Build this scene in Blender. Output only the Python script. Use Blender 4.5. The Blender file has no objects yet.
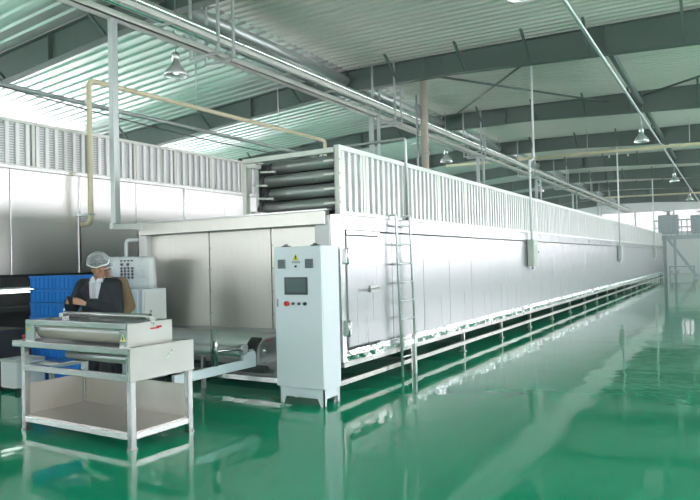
import bpy, math, random
from mathutils import Vector, Matrix
random.seed(7)
S = bpy.context.scene
COL = S.collection

# ------------------------------------------------------------------ camera
F_PX = 631.85
M = ((0.85421741, 0.03121179, 0.51897826),
     (0.51934517, -0.00446312, -0.85455291),
     (-0.02435586, 0.99950283, -0.02002217))
CAM_H = 1.6
cam_d = bpy.data.cameras.new('camera')
cam_d.sensor_fit = 'HORIZONTAL'
cam_d.sensor_width = 36.0
cam_d.lens = F_PX / 700 * 36.0
cam_d.clip_end = 300
cam = bpy.data.objects.new('camera', cam_d)
COL.objects.link(cam)
m4 = Matrix(M).to_4x4()
m4.translation = (0, 0, CAM_H)
cam.matrix_world = m4
S.camera = cam

# ------------------------------------------------------------------ light
SKY = 7.0
w = bpy.data.worlds.new('sky')
S.world = w
w.use_nodes = True
bg = w.node_tree.nodes['Background']
bg.inputs[0].default_value = (1.0, 0.955, 0.985, 1)
bg.inputs[1].default_value = SKY
S.view_settings.view_transform = 'Standard'
S.view_settings.look = 'None'
S.view_settings.gamma = 1
S.view_settings.use_curve_mapping = False
S.view_settings.exposure = 0.3

HX0, HX1, HY0, HY1 = -24.0, 9.0, -7.0, 62.0      # hall
RX, RZ = -8.4, 6.55                              # ridge


def roof_z(x):
    return RZ - (0.027 * (x - RX) if x > RX else 0.06 * (RX - x))


def portal(loc, size, direction):
    l = bpy.data.lights.new('window_portal', 'AREA')
    l.shape = 'RECTANGLE'
    l.size, l.size_y = size
    l.cycles.is_portal = True
    o = bpy.data.objects.new('window_portal', l)
    o.location = loc
    o.rotation_euler = Vector(direction).to_track_quat('-Z', 'Z').to_euler()
    COL.objects.link(o)


WIN_R = (1.7, 5.2)     # z range of the window bands
WIN_L = (1.0, 5.0)
WIN_B = (2.6, 3.7)
WIN_F = (3.55, 5.55)
portal((HX1, (HY0 + HY1) / 2, sum(WIN_R) / 2), (HY1 - HY0 - 2, WIN_R[1] - WIN_R[0]), (-1, 0, 0))
portal((HX0, (HY0 + HY1) / 2, sum(WIN_L) / 2), (HY1 - HY0 - 2, WIN_L[1] - WIN_L[0]), (1, 0, 0))
portal(((HX0 + HX1) / 2, HY0, sum(WIN_B) / 2), (HX1 - HX0 - 2, WIN_B[1] - WIN_B[0]), (0, 1, 0))
portal(((HX0 + HX1) / 2, HY1, sum(WIN_F) / 2), (HX1 - HX0 - 2, WIN_F[1] - WIN_F[0]), (0, -1, 0))


# ------------------------------------------------------------------ pixel -> place (700x500)
def ray(px, py):
    c = (px - 350, -(py - 250), -F_PX)
    return [sum(M[i][k] * c[k] for k in range(3)) for i in range(3)]


def onX(px, py, X):
    r = ray(px, py); t = X / r[0]
    return Vector((X, t * r[1], CAM_H + t * r[2]))


def onY(px, py, Y):
    r = ray(px, py); t = Y / r[1]
    return Vector((t * r[0], Y, CAM_H + t * r[2]))


def onZ(px, py, Z):
    r = ray(px, py); t = (Z - CAM_H) / r[2]
    return Vector((t * r[0], t * r[1], Z))


# ------------------------------------------------------------------ materials
MATS = {}


def mat(name, col, rough=0.5, metal=0.0, spec=0.5, coat=0.0, noise=None, bump=None, alpha=None, emit=None,
        trans=0.0, aniso=None):
    m = bpy.data.materials.new(name)
    m.use_nodes = True
    nt = m.node_tree
    b = nt.nodes['Principled BSDF']
    b.inputs['Base Color'].default_value = (*col, 1)
    b.inputs['Roughness'].default_value = rough
    b.inputs['Metallic'].default_value = metal
    b.inputs['Specular IOR Level'].default_value = spec
    b.inputs['Coat Weight'].default_value = coat
    if coat:
        b.inputs['Coat Roughness'].default_value = 0.05
    if trans:
        b.inputs['Transmission Weight'].default_value = trans
    if alpha is not None:
        b.inputs['Alpha'].default_value = alpha
    if emit:
        b.inputs['Emission Color'].default_value = (*emit[0], 1)
        b.inputs['Emission Strength'].default_value = emit[1]
    tc = None
    if noise or bump:
        tc = nt.nodes.new('ShaderNodeTexCoord')
    if noise:   # (scale vec, amount, detail)
        mp = nt.nodes.new('ShaderNodeMapping')
        mp.inputs['Scale'].default_value = noise[0]
        nt.links.new(tc.outputs['Object'], mp.inputs[0])
        n = nt.nodes.new('ShaderNodeTexNoise')
        n.inputs['Scale'].default_value = 1
        n.inputs['Detail'].default_value = 4
        nt.links.new(mp.outputs[0], n.inputs[0])
        mr = nt.nodes.new('ShaderNodeMapRange')
        mr.inputs['To Min'].default_value = 1 - noise[1]
        mr.inputs['To Max'].default_value = 1 + noise[1]
        nt.links.new(n.outputs[0], mr.inputs[0])
        mx = nt.nodes.new('ShaderNodeMix')
        mx.data_type = 'RGBA'
        mx.blend_type = 'MULTIPLY'
        mx.inputs[0].default_value = 1
        mx.inputs[6].default_value = (*col, 1)
        nt.links.new(mr.outputs[0], mx.inputs[7])
        nt.links.new(mx.outputs[2], b.inputs['Base Color'])
        if len(noise) > 2:
            mr2 = nt.nodes.new('ShaderNodeMapRange')
            mr2.inputs['To Min'].default_value = max(rough - noise[2], 0.02)
            mr2.inputs['To Max'].default_value = rough + noise[2]
            nt.links.new(n.outputs[0], mr2.inputs[0])
            nt.links.new(mr2.outputs[0], b.inputs['Roughness'])
    if bump:    # (scale vec, strength, distance)
        mp = nt.nodes.new('ShaderNodeMapping')
        mp.inputs['Scale'].default_value = bump[0]
        nt.links.new(tc.outputs['Object'], mp.inputs[0])
        n = nt.nodes.new('ShaderNodeTexNoise')
        n.inputs['Scale'].default_value = 1
        n.inputs['Detail'].default_value = 3
        nt.links.new(mp.outputs[0], n.inputs[0])
        bp = nt.nodes.new('ShaderNodeBump')
        bp.inputs['Strength'].default_value = bump[1]
        bp.inputs['Distance'].default_value = bump[2]
        nt.links.new(n.outputs[0], bp.inputs['Height'])
        nt.links.new(bp.outputs[0], b.inputs['Normal'])
    MATS[name] = m
    return m


mat('epoxy', (0.001, 0.30, 0.155), 0.055, 0, 0.32, 0.0, noise=((0.6, 0.6, 0.6), 0.12, 0.025),
    bump=((1.1, 1.1, 1), 0.14, 0.05))
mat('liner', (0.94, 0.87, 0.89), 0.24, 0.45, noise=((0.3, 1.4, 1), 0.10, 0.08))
mat('liner_shaded', (0.76, 0.76, 0.70), 0.4, 0.15, noise=((0.3, 1.4, 1), 0.10, 0.08))  # right slope: same liner, its lack of light put into a darker colour
mat('beam', (0.085, 0.135, 0.115), 0.5, 0, noise=((3, 3, 3), 0.12))
mat('wallpanel', (0.78, 0.82, 0.82), 0.45, 0, noise=((1, 1, 1), 0.05))
mat('steel', (0.42, 0.43, 0.43), 0.20, 1.0, noise=((1.5, 40, 1.5), 0.05, 0.06), bump=((2, 2, 0.6), 0.10, 0.02))
mat('cap_steel', (0.36, 0.375, 0.385), 0.30, 1.0, noise=((4, 9, 4), 0.08, 0.08), bump=((3, 3, 3), 0.12, 0.02))
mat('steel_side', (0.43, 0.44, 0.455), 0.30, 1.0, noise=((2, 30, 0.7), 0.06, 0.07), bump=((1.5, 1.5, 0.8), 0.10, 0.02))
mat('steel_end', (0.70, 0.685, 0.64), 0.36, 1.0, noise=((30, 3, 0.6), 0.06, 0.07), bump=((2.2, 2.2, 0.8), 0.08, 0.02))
mat('steel_dull', (0.50, 0.51, 0.51), 0.42, 0.9, noise=((4, 4, 4), 0.08))
mat('steel_shelf', (0.55, 0.53, 0.49), 0.38, 0.9, noise=((3, 3, 3), 0.06))
mat('steel_bright', (0.68, 0.69, 0.69), 0.22, 1.0, noise=((6, 6, 6), 0.04, 0.08))
mat('foil', (0.88, 0.90, 0.91), 0.20, 1.0, bump=((5, 9, 12), 0.8, 0.03))
mat('pipe_foil', (0.92, 0.93, 0.94), 0.20, 1.0, bump=((14, 6, 14), 0.12, 0.01))
mat('galv', (0.56, 0.60, 0.60), 0.42, 0.75, noise=((6, 6, 6), 0.12))
mat('channel', (0.74, 0.75, 0.70), 0.45, 0.4, noise=((5, 5, 5), 0.08))
mat('apron', (0.50, 0.50, 0.48), 0.30, 1.0, noise=((6, 6, 6), 0.06, 0.08), bump=((3, 3, 3), 0.1, 0.02))
mat('ladder_steel', (0.80, 0.82, 0.82), 0.42, 0.7)
mat('bar_bright', (0.82, 0.83, 0.83), 0.35, 0.35)
mat('left_panel', (0.82, 0.81, 0.80), 0.30, 1.0, noise=((2, 12, 0.4), 0.03, 0.03), bump=((1.5, 1.5, 0.8), 0.1, 0.02))
mat('roll', (0.34, 0.36, 0.35), 0.32, 0.6, noise=((8, 30, 30), 0.10))
mat('roll_cap', (0.05, 0.055, 0.055), 0.5)
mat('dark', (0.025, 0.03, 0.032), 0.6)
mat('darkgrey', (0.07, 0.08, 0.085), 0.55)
mat('cab_paint', (0.80, 0.87, 0.93), 0.38, 0, 0.5)
mat('white_paint', (0.86, 0.89, 0.90), 0.35)
mat('screen', (0.10, 0.15, 0.16), 0.12, 0, 0.6)
mat('bezel', (0.035, 0.05, 0.055), 0.4)
mat('meter', (0.16, 0.21, 0.22), 0.3)
mat('yellow', (0.75, 0.62, 0.05), 0.5)
mat('red', (0.62, 0.02, 0.03), 0.45)
mat('black', (0.012, 0.012, 0.014), 0.45)
mat('ink', (0.08, 0.09, 0.11), 0.6)
mat('beige_pipe', (0.80, 0.72, 0.50), 0.42)
mat('stack_pipe', (0.50, 0.46, 0.38), 0.5, 0, noise=((6, 6, 2), 0.15))
mat('crate', (0.015, 0.24, 0.78), 0.42, 0, 0.5)
mat('plastic_wrap', (0.80, 0.84, 0.87), 0.18, 0, 0.6, bump=((9, 9, 9), 0.6, 0.03))
mat('pale_blue', (0.60, 0.70, 0.74), 0.35, 0.3)
mat('belt', (0.42, 0.44, 0.42), 0.5, 0.1, noise=((1, 8, 8), 0.1))
mat('beige_roll', (0.44, 0.42, 0.36), 0.5, 0, noise=((2, 20, 20), 0.08))
mat('box_grey', (0.62, 0.66, 0.62), 0.45)
mat('far_steel', (0.42, 0.52, 0.53), 0.5, 0.2)
mat('far_grey', (0.42, 0.48, 0.50), 0.45, 0.4)
mat('lamp_shell', (0.80, 0.83, 0.83), 0.25, 0.7)
mat('lamp_bulb', (0.9, 0.9, 0.9), 0.2, emit=((1, 1, 0.97), 2.0))
mat('tube_lamp', (0.9, 1, 0.95), 0.3, emit=((0.9, 1, 0.94), 3.0))
mat('skin', (0.44, 0.235, 0.155), 0.5, noise=((20, 20, 20), 0.06))
mat('suit', (0.022, 0.028, 0.036), 0.75, 0, 0.3, noise=((60, 60, 60), 0.2))
mat('trouser', (0.02, 0.023, 0.03), 0.8, 0, 0.3)
mat('shirt', (0.74, 0.78, 0.86), 0.7, noise=((30, 30, 30), 0.04))
mat('tan_coat', (0.24, 0.165, 0.095), 0.8, noise=((25, 25, 25), 0.1))
mat('tan_light', (0.42, 0.34, 0.22), 0.8)
mat('hair', (0.012, 0.01, 0.009), 0.6)
mat('white_cloth', (0.80, 0.84, 0.88), 0.8)
mat('tie', (0.45, 0.47, 0.50), 0.6)
mat('leather', (0.02, 0.018, 0.017), 0.35)


def netmat():   # thin see-through gauze cap
    m = bpy.data.materials.new('gauze'); m.use_nodes = True
    nt = m.node_tree
    b = nt.nodes['Principled BSDF']
    b.inputs['Base Color'].default_value = (0.86, 0.90, 0.94, 1)
    b.inputs['Roughness'].default_value = 0.7
    tc = nt.nodes.new('ShaderNodeTexCoord')
    v = nt.nodes.new('ShaderNodeTexVoronoi')
    v.inputs['Scale'].default_value = 55
    v.feature = 'DISTANCE_TO_EDGE'
    nt.links.new(tc.outputs['Object'], v.inputs['Vector'])
    mr = nt.nodes.new('ShaderNodeMapRange')
    mr.inputs['From Min'].default_value = 0.0
    mr.inputs['From Max'].default_value = 0.25
    mr.inputs['To Min'].default_value = 0.40
    mr.inputs['To Max'].default_value = 0.14
    nt.links.new(v.outputs['Distance'], mr.inputs[0])
    nt.links.new(mr.outputs[0], b.inputs['Alpha'])
    MATS['gauze'] = m


def glassmat(name, k):
    m = bpy.data.materials.new(name); m.use_nodes = True
    nt = m.node_tree
    for n in list(nt.nodes):
        if n.type != 'OUTPUT_MATERIAL':
            nt.nodes.remove(n)
    t = nt.nodes.new('ShaderNodeBsdfTransparent')
    t.inputs[0].default_value = (0.97 * k, 0.985 * k, 0.99 * k, 1)
    g = nt.nodes.new('ShaderNodeBsdfGlossy')
    g.inputs['Roughness'].default_value = 0.05
    x = nt.nodes.new('ShaderNodeMixShader')
    x.inputs[0].default_value = 0.06
    nt.links.new(t.outputs[0], x.inputs[1]); nt.links.new(g.outputs[0], x.inputs[2])
    nt.links.new(x.outputs[0], nt.nodes['Material Output'].inputs[0])
    MATS[name] = m


def finmat():   # punched louvre sheet: rows of small dark slots in grey metal
    m = bpy.data.materials.new('fin_sheet'); m.use_nodes = True
    nt = m.node_tree
    b = nt.nodes['Principled BSDF']
    b.inputs['Metallic'].default_value = 0.7
    b.inputs['Roughness'].default_value = 0.4
    tc = nt.nodes.new('ShaderNodeTexCoord')
    sx = nt.nodes.new('ShaderNodeSeparateXYZ')
    nt.links.new(tc.outputs['Object'], sx.inputs[0])

    def wave(sock, f):
        a = nt.nodes.new('ShaderNodeMath'); a.operation = 'MULTIPLY'; a.inputs[1].default_value = f
        nt.links.new(sock, a.inputs[0])
        s = nt.nodes.new('ShaderNodeMath'); s.operation = 'SINE'
        nt.links.new(a.outputs[0], s.inputs[0])
        return s.outputs[0]
    a = wave(sx.outputs['Z'], 2 * math.pi / 0.040)
    mr = nt.nodes.new('ShaderNodeMapRange')
    mr.inputs['From Min'].default_value = -0.2
    mr.inputs['From Max'].default_value = 0.6
    nt.links.new(a, mr.inputs[0])
    mx = nt.nodes.new('ShaderNodeMix'); mx.data_type = 'RGBA'
    mx.inputs[6].default_value = (0.82, 0.83, 0.83, 1)
    mx.inputs[7].default_value = (0.45, 0.46, 0.46, 1)
    nt.links.new(mr.outputs[0], mx.inputs[0])
    nt.links.new(mx.outputs[2], b.inputs['Base Color'])
    bp = nt.nodes.new('ShaderNodeBump')
    bp.inputs['Strength'].default_value = 0.6
    bp.inputs['Distance'].default_value = 0.01
    bp.invert = True
    nt.links.new(mr.outputs[0], bp.inputs['Height'])
    nt.links.new(bp.outputs[0], b.inputs['Normal'])
    MATS['fin_sheet'] = m


netmat(); glassmat('pane_glass', 0.98); glassmat('dimmed_glass', 0.42); finmat()  # darker pane tint added only to dim the light of the far windows


# ------------------------------------------------------------------ mesh helpers
ORG = {}      # object -> world origin of its parent chain (no rotation)


class MB:
    def __init__(s):
        s.v, s.f, s.sm = [], [], []

    def add(s, vs, fs, smooth=False):
        n = len(s.v)
        s.v += [Vector(p) for p in vs]
        for f in fs:
            s.f.append([i + n for i in f]); s.sm.append(smooth)
        return s

    def box(s, a, b, bev=0.0):
        x0, x1 = sorted((a[0], b[0])); y0, y1 = sorted((a[1], b[1])); z0, z1 = sorted((a[2], b[2]))
        if not bev:
            vs = [(x, y, z) for z in (z0, z1) for y in (y0, y1) for x in (x0, x1)]
            return s.add(vs, [(0, 2, 3, 1), (4, 5, 7, 6), (0, 1, 5, 4), (2, 6, 7, 3), (0, 4, 6, 2), (1, 3, 7, 5)])
        import bmesh
        bm = bmesh.new()
        r = bmesh.ops.create_cube(bm, size=1.0)
        for v in bm.verts:
            v.co = Vector((x0 + (v.co.x + .5) * (x1 - x0), y0 + (v.co.y + .5) * (y1 - y0), z0 + (v.co.z + .5) * (z1 - z0)))
        bmesh.ops.bevel(bm, geom=bm.edges[:], offset=bev, segments=2, affect='EDGES', profile=0.5)
        bm.verts.index_update()
        s.add([v.co.copy() for v in bm.verts], [[v.index for v in f.verts] for f in bm.faces])
        bm.free()
        return s

    def obox(s, c, ax, ay, az, hx, hy, hz):
        c, ax, ay, az = Vector(c), Vector(ax).normalized(), Vector(ay).normalized(), Vector(az).normalized()
        vs = [c + ax * hx * i + ay * hy * j + az * hz * k for k in (-1, 1) for j in (-1, 1) for i in (-1, 1)]
        return s.add(vs, [(0, 2, 3, 1), (4, 5, 7, 6), (0, 1, 5, 4), (2, 6, 7, 3), (0, 4, 6, 2), (1, 3, 7, 5)])

    def bar(s, p0, p1, w, h=None, up=(0, 0, 1)):
        p0, p1 = Vector(p0), Vector(p1)
        d = p1 - p0
        if h is None: h = w
        u = Vector(up)
        if abs(d.normalized().dot(u)) > .99: u = Vector((0, 1, 0))
        sd = d.cross(u).normalized(); u = sd.cross(d).normalized()
        return s.obox((p0 + p1) / 2, d, sd, u, d.length / 2, w / 2, h / 2)

    def path(s, pts, r, n=10, rs=None, caps=True):
        pts = [Vector(p) for p in pts]
        k = len(pts)
        tang = []
        for i in range(k):
            a = pts[max(i - 1, 0)]; b = pts[min(i + 1, k - 1)]
            tang.append((b - a).normalized())
        u = Vector((0, 0, 1)) if abs(tang[0].z) < .9 else Vector((1, 0, 0))
        vs = []
        for i in range(k):
            t = tang[i]
            u = (u - t * u.dot(t))
            if u.length < 1e-5: u = Vector((1, 0, 0))
            u.normalize(); w_ = t.cross(u)
            rr = rs[i] if rs else r
            for j in range(n):
                a = 2 * math.pi * j / n
                vs.append(pts[i] + (u * math.cos(a) + w_ * math.sin(a)) * rr)
        fs = [(i * n + j, i * n + (j + 1) % n, (i + 1) * n + (j + 1) % n, (i + 1) * n + j) for i in range(k - 1) for j in range(n)]
        s.add(vs, fs, True)
        if caps:
            b = len(s.v) - len(vs)
            s.f.append([b + j for j in reversed(range(n))]); s.sm.append(False)
            s.f.append([b + (k - 1) * n + j for j in range(n)]); s.sm.append(False)
        return s

    def cyl(s, p0, p1, r, n=14, r1=None):
        return s.path([p0, p1], r, n, [r, r1 if r1 is not None else r])

    def lathe(s, c, prof, n=20, axis='Z'):
        c = Vector(c)
        vs = []
        for (r, h) in prof:
            for j in range(n):
                a = 2 * math.pi * j / n
                p = Vector((r * math.cos(a), r * math.sin(a), h))
                if axis == 'X': p = Vector((p.z, p.x, p.y))
                if axis == 'Y': p = Vector((p.y, p.z, p.x))
                vs.append(c + p)
        k = len(prof)
        fs = [(i * n + j, i * n + (j + 1) % n, (i + 1) * n + (j + 1) % n, (i + 1) * n + j) for i in range(k - 1) for j in range(n)]
        return s.add(vs, fs, True)

    def prism(s, poly, d0, d1, axis='Y'):
        """poly of 2-D points; extruded along axis between d0 and d1. 'Y': (x,z), 'X': (y,z), 'Z': (x,y)."""
        def P(p, d):
            return {'Y': (p[0], d, p[1]), 'X': (d, p[0], p[1]), 'Z': (p[0], p[1], d)}[axis]
        n = len(poly)
        vs = [P(p, d0) for p in poly] + [P(p, d1) for p in poly]
        fs = [list(range(n))[::-1], [n + i for i in range(n)]] + [(i, (i + 1) % n, n + (i + 1) % n, n + i) for i in range(n)]
        return s.add(vs, fs)

    def mesh(s, name, m, org=Vector((0, 0, 0))):
        me = bpy.data.meshes.new(name)
        me.from_pydata([tuple(v - org) for v in s.v], [], s.f)
        me.polygons.foreach_set('use_smooth', s.sm)
        me.materials.append(MATS[m])
        me.update()
        import bmesh
        bm = bmesh.new(); bm.from_mesh(me)
        bmesh.ops.recalc_face_normals(bm, faces=bm.faces[:])
        bm.to_mesh(me); bm.free()
        return me

    def build(s, name, m, parent=None):
        org = ORG[parent] if parent else None
        if org is None:       # top-level: origin at base centre
            xs = [v.x for v in s.v]; ys = [v.y for v in s.v]; zs = [v.z for v in s.v]
            org = Vector(((min(xs) + max(xs)) / 2, (min(ys) + max(ys)) / 2, min(zs)))
            o = bpy.data.objects.new(name, s.mesh(name, m, org))
            o.location = org
        else:
            o = bpy.data.objects.new(name, s.mesh(name, m, org))
            o.parent = parent
        ORG[o] = org
        COL.objects.link(o)
        return o


def inst(me, name, loc, parent):
    o = bpy.data.objects.new(name, me)
    o.parent = parent
    o.location = Vector(loc) - ORG[parent]
    COL.objects.link(o)
    ORG[o] = Vector(loc)
    return o


def tag(o, label, cat, group=None):
    o['label'] = label; o['category'] = cat
    if group: o['group'] = group
    return o


def thing(name, label, cat, loc, group=None):
    o = bpy.data.objects.new(name, None)
    o.empty_display_size = 0.2
    o.location = loc
    COL.objects.link(o)
    ORG[o] = Vector(loc)
    return tag(o, label, cat, group)


def struct(o):
    o['kind'] = 'structure'
    return o


def elbow(pts, r=0.08, n=5):
    """round the corners of a polyline"""
    pts = [Vector(p) for p in pts]
    out = [pts[0]]
    for i in range(1, len(pts) - 1):
        a = (pts[i - 1] - pts[i]); b = (pts[i + 1] - pts[i])
        ra = min(r, a.length * .45, b.length * .45)
        p0 = pts[i] + a.normalized() * ra; p1 = pts[i] + b.normalized() * ra
        for k in range(n + 1):
            t = k / n
            out.append(p0 * (1 - t) ** 2 + pts[i] * 2 * t * (1 - t) + p1 * t * t)
    out.append(pts[-1])
    return out


# ================================================================== SETTING
struct(MB().box((HX0, HY0, -0.12), (HX1, HY1, 0)).build('floor', 'epoxy'))


def liner(x0, x1, pitch):
    ys = []
    y = HY0
    h = 0.035
    while y < HY1 - pitch:
        ys += [(y, 0), (y + pitch * .38, 0), (y + pitch * .5, h), (y + pitch * .88, h)]
        y += pitch
    ys.append((HY1, 0))
    mb = MB()
    n = len(ys)
    vs = [(x, yy, roof_z(x) + 0.01 + hh) for x in (x0, x1) for yy, hh in ys]
    vs += [(x, yy, roof_z(x) + 0.16) for x in (x0, x1) for yy in (HY0, HY1)]
    fs = [(i, i + 1, n + i + 1, n + i) for i in range(n - 1)]
    b = 2 * n
    fs.append((b, b + 1, b + 3, b + 2))
    mb.add(vs, fs)
    return mb


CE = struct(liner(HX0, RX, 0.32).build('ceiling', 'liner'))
liner(RX, HX1, 0.22).build('liner_sheet', 'liner_shaded', CE)


def wall_with_band(name, axis, at, a0, a1, band, zt, out):
    """wall slab in plane axis=at from a0..a1, split round a window band; returns the object"""
    mb = MB()

    def bx(p0, p1, z0, z1, t=0.2):
        if axis == 'X': mb.box((at, p0, z0), (at + out * t, p1, z1))
        else: mb.box((p0, at, z0), (p1, at + out * t, z1))
    bx(a0, a1, 0, band[0]); bx(a0, a1, band[1], zt)
    bx(a0, a0 + 1, band[0], band[1]); bx(a1 - 1, a1, band[0], band[1])
    return struct(mb.build(name, 'wallpanel'))


W_R = wall_with_band('wall_right', 'X', HX1, HY0, HY1, WIN_R, 6.4, 1)
W_L = wall_with_band('wall_left', 'X', HX0, HY0, HY1, WIN_L, 6.2, -1)
W_B = wall_with_band('wall_back', 'Y', HY0, HX0, HX1, WIN_B, 6.9, -1)
W_F = wall_with_band('wall_far', 'Y', HY1, HX0, HX1, WIN_F, 6.9, 1)


def window_run(idx, axis, at, a0, a1, band, step, gm='pane_glass'):
    fr = MB()
    k = 0
    o = None
    panes = []
    p = a0 + 1
    sign = 1
    edges = []
    while p < a1 - 1.01:
        q = min(p + step, a1 - 1)
        edges.append((p, q)); p = q
    fr_t = 0.08
    for (p, q) in edges:
        for (u0, u1, z0, z1) in ((p, p + .07, *band), (q - .07, q, *band), (p, q, band[0], band[0] + .07),
                                 (p, q, band[1] - .07, band[1])):
            if axis == 'X': fr.box((at - fr_t / 2, u0, z0), (at + fr_t / 2, u1, z1))
            else: fr.box((u0, at - fr_t / 2, z0), (u1, at + fr_t / 2, z1))
    o = struct(fr.build('window_%d' % idx, 'white_paint'))
    for (p, q) in edges:
        pm = MB()
        if axis == 'X': pm.box((at - .004, p + .06, band[0] + .06), (at + .004, q - .06, band[1] - .06))
        else: pm.box((p + .06, at - .004, band[0] + .06), (q - .06, at + .004, band[1] - .06))
        pm.build('pane', gm, o)
    return o


window_run(1, 'Y', HY1, HX0, HX1, WIN_F, 3.1, 'dimmed_glass')
window_run(2, 'X', HX1, HY0, HY1, WIN_R, 6.2)
window_run(3, 'X', HX0, HY0, HY1, WIN_L, 6.2)
window_run(4, 'Y', HY0, HX0, HX1, WIN_B, 3.1)
# ribs of the far wall cladding (visible strip between tunnel and right frame edge)
rib_me = MB().box((-.03, -.03, 0), (.03, 0.0, WIN_F[0])).mesh('cladding_rib', 'wallpanel')
for k in range(26):
    inst(rib_me, 'cladding_rib', (-6.5 + k * .33, HY1, 0), W_F)

# ================================================================== ROOF STEEL
BEAMS = [7.75 + 6.2 * k for k in range(9)]
xs_ = [HX0 + .05, -14, -10, RX, -5.6, -3, -.4, 4, HX1 - .05]
dep = [0.85, .60, .53, .54, .48, .56, .64, .78, .95]


def beam_mesh():
    web, bf, tf = MB(), MB(), MB()
    top = [roof_z(x) for x in xs_]
    bot = [roof_z(x) - d for x, d in zip(xs_, dep)]
    for i in range(len(xs_) - 1):
        web.prism([(xs_[i], bot[i]), (xs_[i + 1], bot[i + 1]), (xs_[i + 1], top[i + 1]), (xs_[i], top[i])], -.006, .006)
        bf.prism([(xs_[i], bot[i] - .014), (xs_[i + 1], bot[i + 1] - .014), (xs_[i + 1], bot[i + 1]), (xs_[i], bot[i])], -.1, .1)
        tf.prism([(xs_[i], top[i] - .014), (xs_[i + 1], top[i + 1] - .014), (xs_[i + 1], top[i + 1]), (xs_[i], top[i])], -.1, .1)
    return web.mesh('web', 'beam'), bf.mesh('bottom_flange', 'beam'), tf.mesh('top_flange', 'beam')


def depth_at(x):
    for i in range(len(xs_) - 1):
        if xs_[i] <= x <= xs_[i + 1]:
            t = (x - xs_[i]) / (xs_[i + 1] - xs_[i])
            return dep[i] * (1 - t) + dep[i + 1] * t
    return .6


web_me, bf_me, tf_me = beam_mesh()
# ridge end plate, web stiffener and fly brace, all local to their x place on the beam
plate_me = MB().box((-.02, -.11, -.62), (.02, .11, 0)).mesh('end_plate', 'beam')
STIFF_X = [-18, -11.6, -6.2, -2.15, 1.4]
BRACE_X = [-20, -16.5, -13.2, -9.9, -6.95, -5.2, -3.7, -2.45, -.7, 1.2]
for bi, y in enumerate(BEAMS):
    b = thing('roof_beam', 'dark green steel roof beam spanning the hall under the ribbed ceiling', 'beam',
              (RX, y, roof_z(RX) - .54), 'green steel roof beams')
    for me, nm in ((web_me, 'web'), (bf_me, 'bottom_flange'), (tf_me, 'top_flange')):
        inst(me, nm, (0, y, 0), b)
    inst(plate_me, 'end_plate', (RX, y, roof_z(RX) - .02), b)
    for x in STIFF_X:
        d = depth_at(x)
        MB().box((x - .006, y - .1, roof_z(x) - d), (x + .006, y + .1, roof_z(x) - .014)).build('stiffener', 'beam', b)
    for x in BRACE_X:
        d = depth_at(x)
        zz = roof_z(x)
        MB().bar((x, y - .06, zz - d + .03), (x, y - .72, zz + .03), .05, .05).build('fly_brace', 'beam', b)

# along-hall tubes under the ridge
rt = thing('ridge_tube', 'thick grey metal tube running under the roof ridge between the beams', 'pipe', (RX, BEAMS[0], 6.2))
for a, c in zip([HY0 + 3] + BEAMS[:-1], BEAMS):
    MB().cyl((RX, a + .13, 6.28), (RX, c - .13, 6.28), .125, 18).build('tube_section', 'galv', rt)
st = thing('strut_tube', 'dark green strut tube bolted between two roof beams beside the lamp conduit', 'pipe', (-2.15, 14, 5.9))
for a, c in zip(BEAMS[1:4], BEAMS[2:5]):
    MB().cyl((-2.15, a + .12, 6.0), (-2.15, c - .12, 6.0), .07, 12).build('tube_section', 'beam', st)
for (dz_, x0, y0, x1, y1, nm) in ((.13, -3.2, BEAMS[1], -8.1, BEAMS[2], 'from the second beam back to the ridge'),
                             (.21, -6.9, BEAMS[1], -3.0, BEAMS[2], 'crossing another rod between the second and third beams'),
                             (.13, -2.2, BEAMS[2], 4.5, BEAMS[1], 'running off from the strut tube')):
    d = Vector((x1 - x0, y1 - y0, 0)).normalized() * .12
    tag(MB().cyl((x0 + d.x, y0 + d.y, roof_z(x0) - dz_), (x1 - d.x, y1 - d.y, roof_z(x1) - dz_), .03, 8).build('brace_rod', 'beam'),
        'thin dark roof brace rod ' + nm, 'brace')

# ================================================================== DRYING TUNNEL
XR, XL, Y0, Y1 = -4.07, -7.58, 6.5, 47.2
T = thing('drying_tunnel', 'long stainless steel drying tunnel with panelled sides on short legs', 'machine', ((XR + XL) / 2, Y0, 0))
MB().box((XL + .05, Y0 + .12, .42), (XR - .04, Y1, 2.16)).build('core', 'darkgrey', T)
PITCH = 1.03
seam = 7.83
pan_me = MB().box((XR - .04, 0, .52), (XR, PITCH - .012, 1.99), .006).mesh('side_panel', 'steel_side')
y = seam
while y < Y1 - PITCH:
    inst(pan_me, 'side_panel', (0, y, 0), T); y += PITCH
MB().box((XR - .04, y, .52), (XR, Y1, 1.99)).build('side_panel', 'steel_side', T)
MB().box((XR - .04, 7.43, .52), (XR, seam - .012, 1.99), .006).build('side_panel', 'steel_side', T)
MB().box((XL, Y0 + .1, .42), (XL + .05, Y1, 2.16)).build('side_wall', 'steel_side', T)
# cap band above the panels, in lengths
cap_me = MB().box((XR - .05, 0, 2.0), (XR + .012, 2 * PITCH - .01, 2.19), .008).mesh('cap_band', 'cap_steel')
y = Y0 + .02
while y < Y1 - 2 * PITCH:
    inst(cap_me, 'cap_band', (0, y, 0), T); y += 2 * PITCH
MB().box((XR - .05, y, 2.0), (XR + .012, Y1, 2.19)).build('cap_band', 'cap_steel', T)
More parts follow.
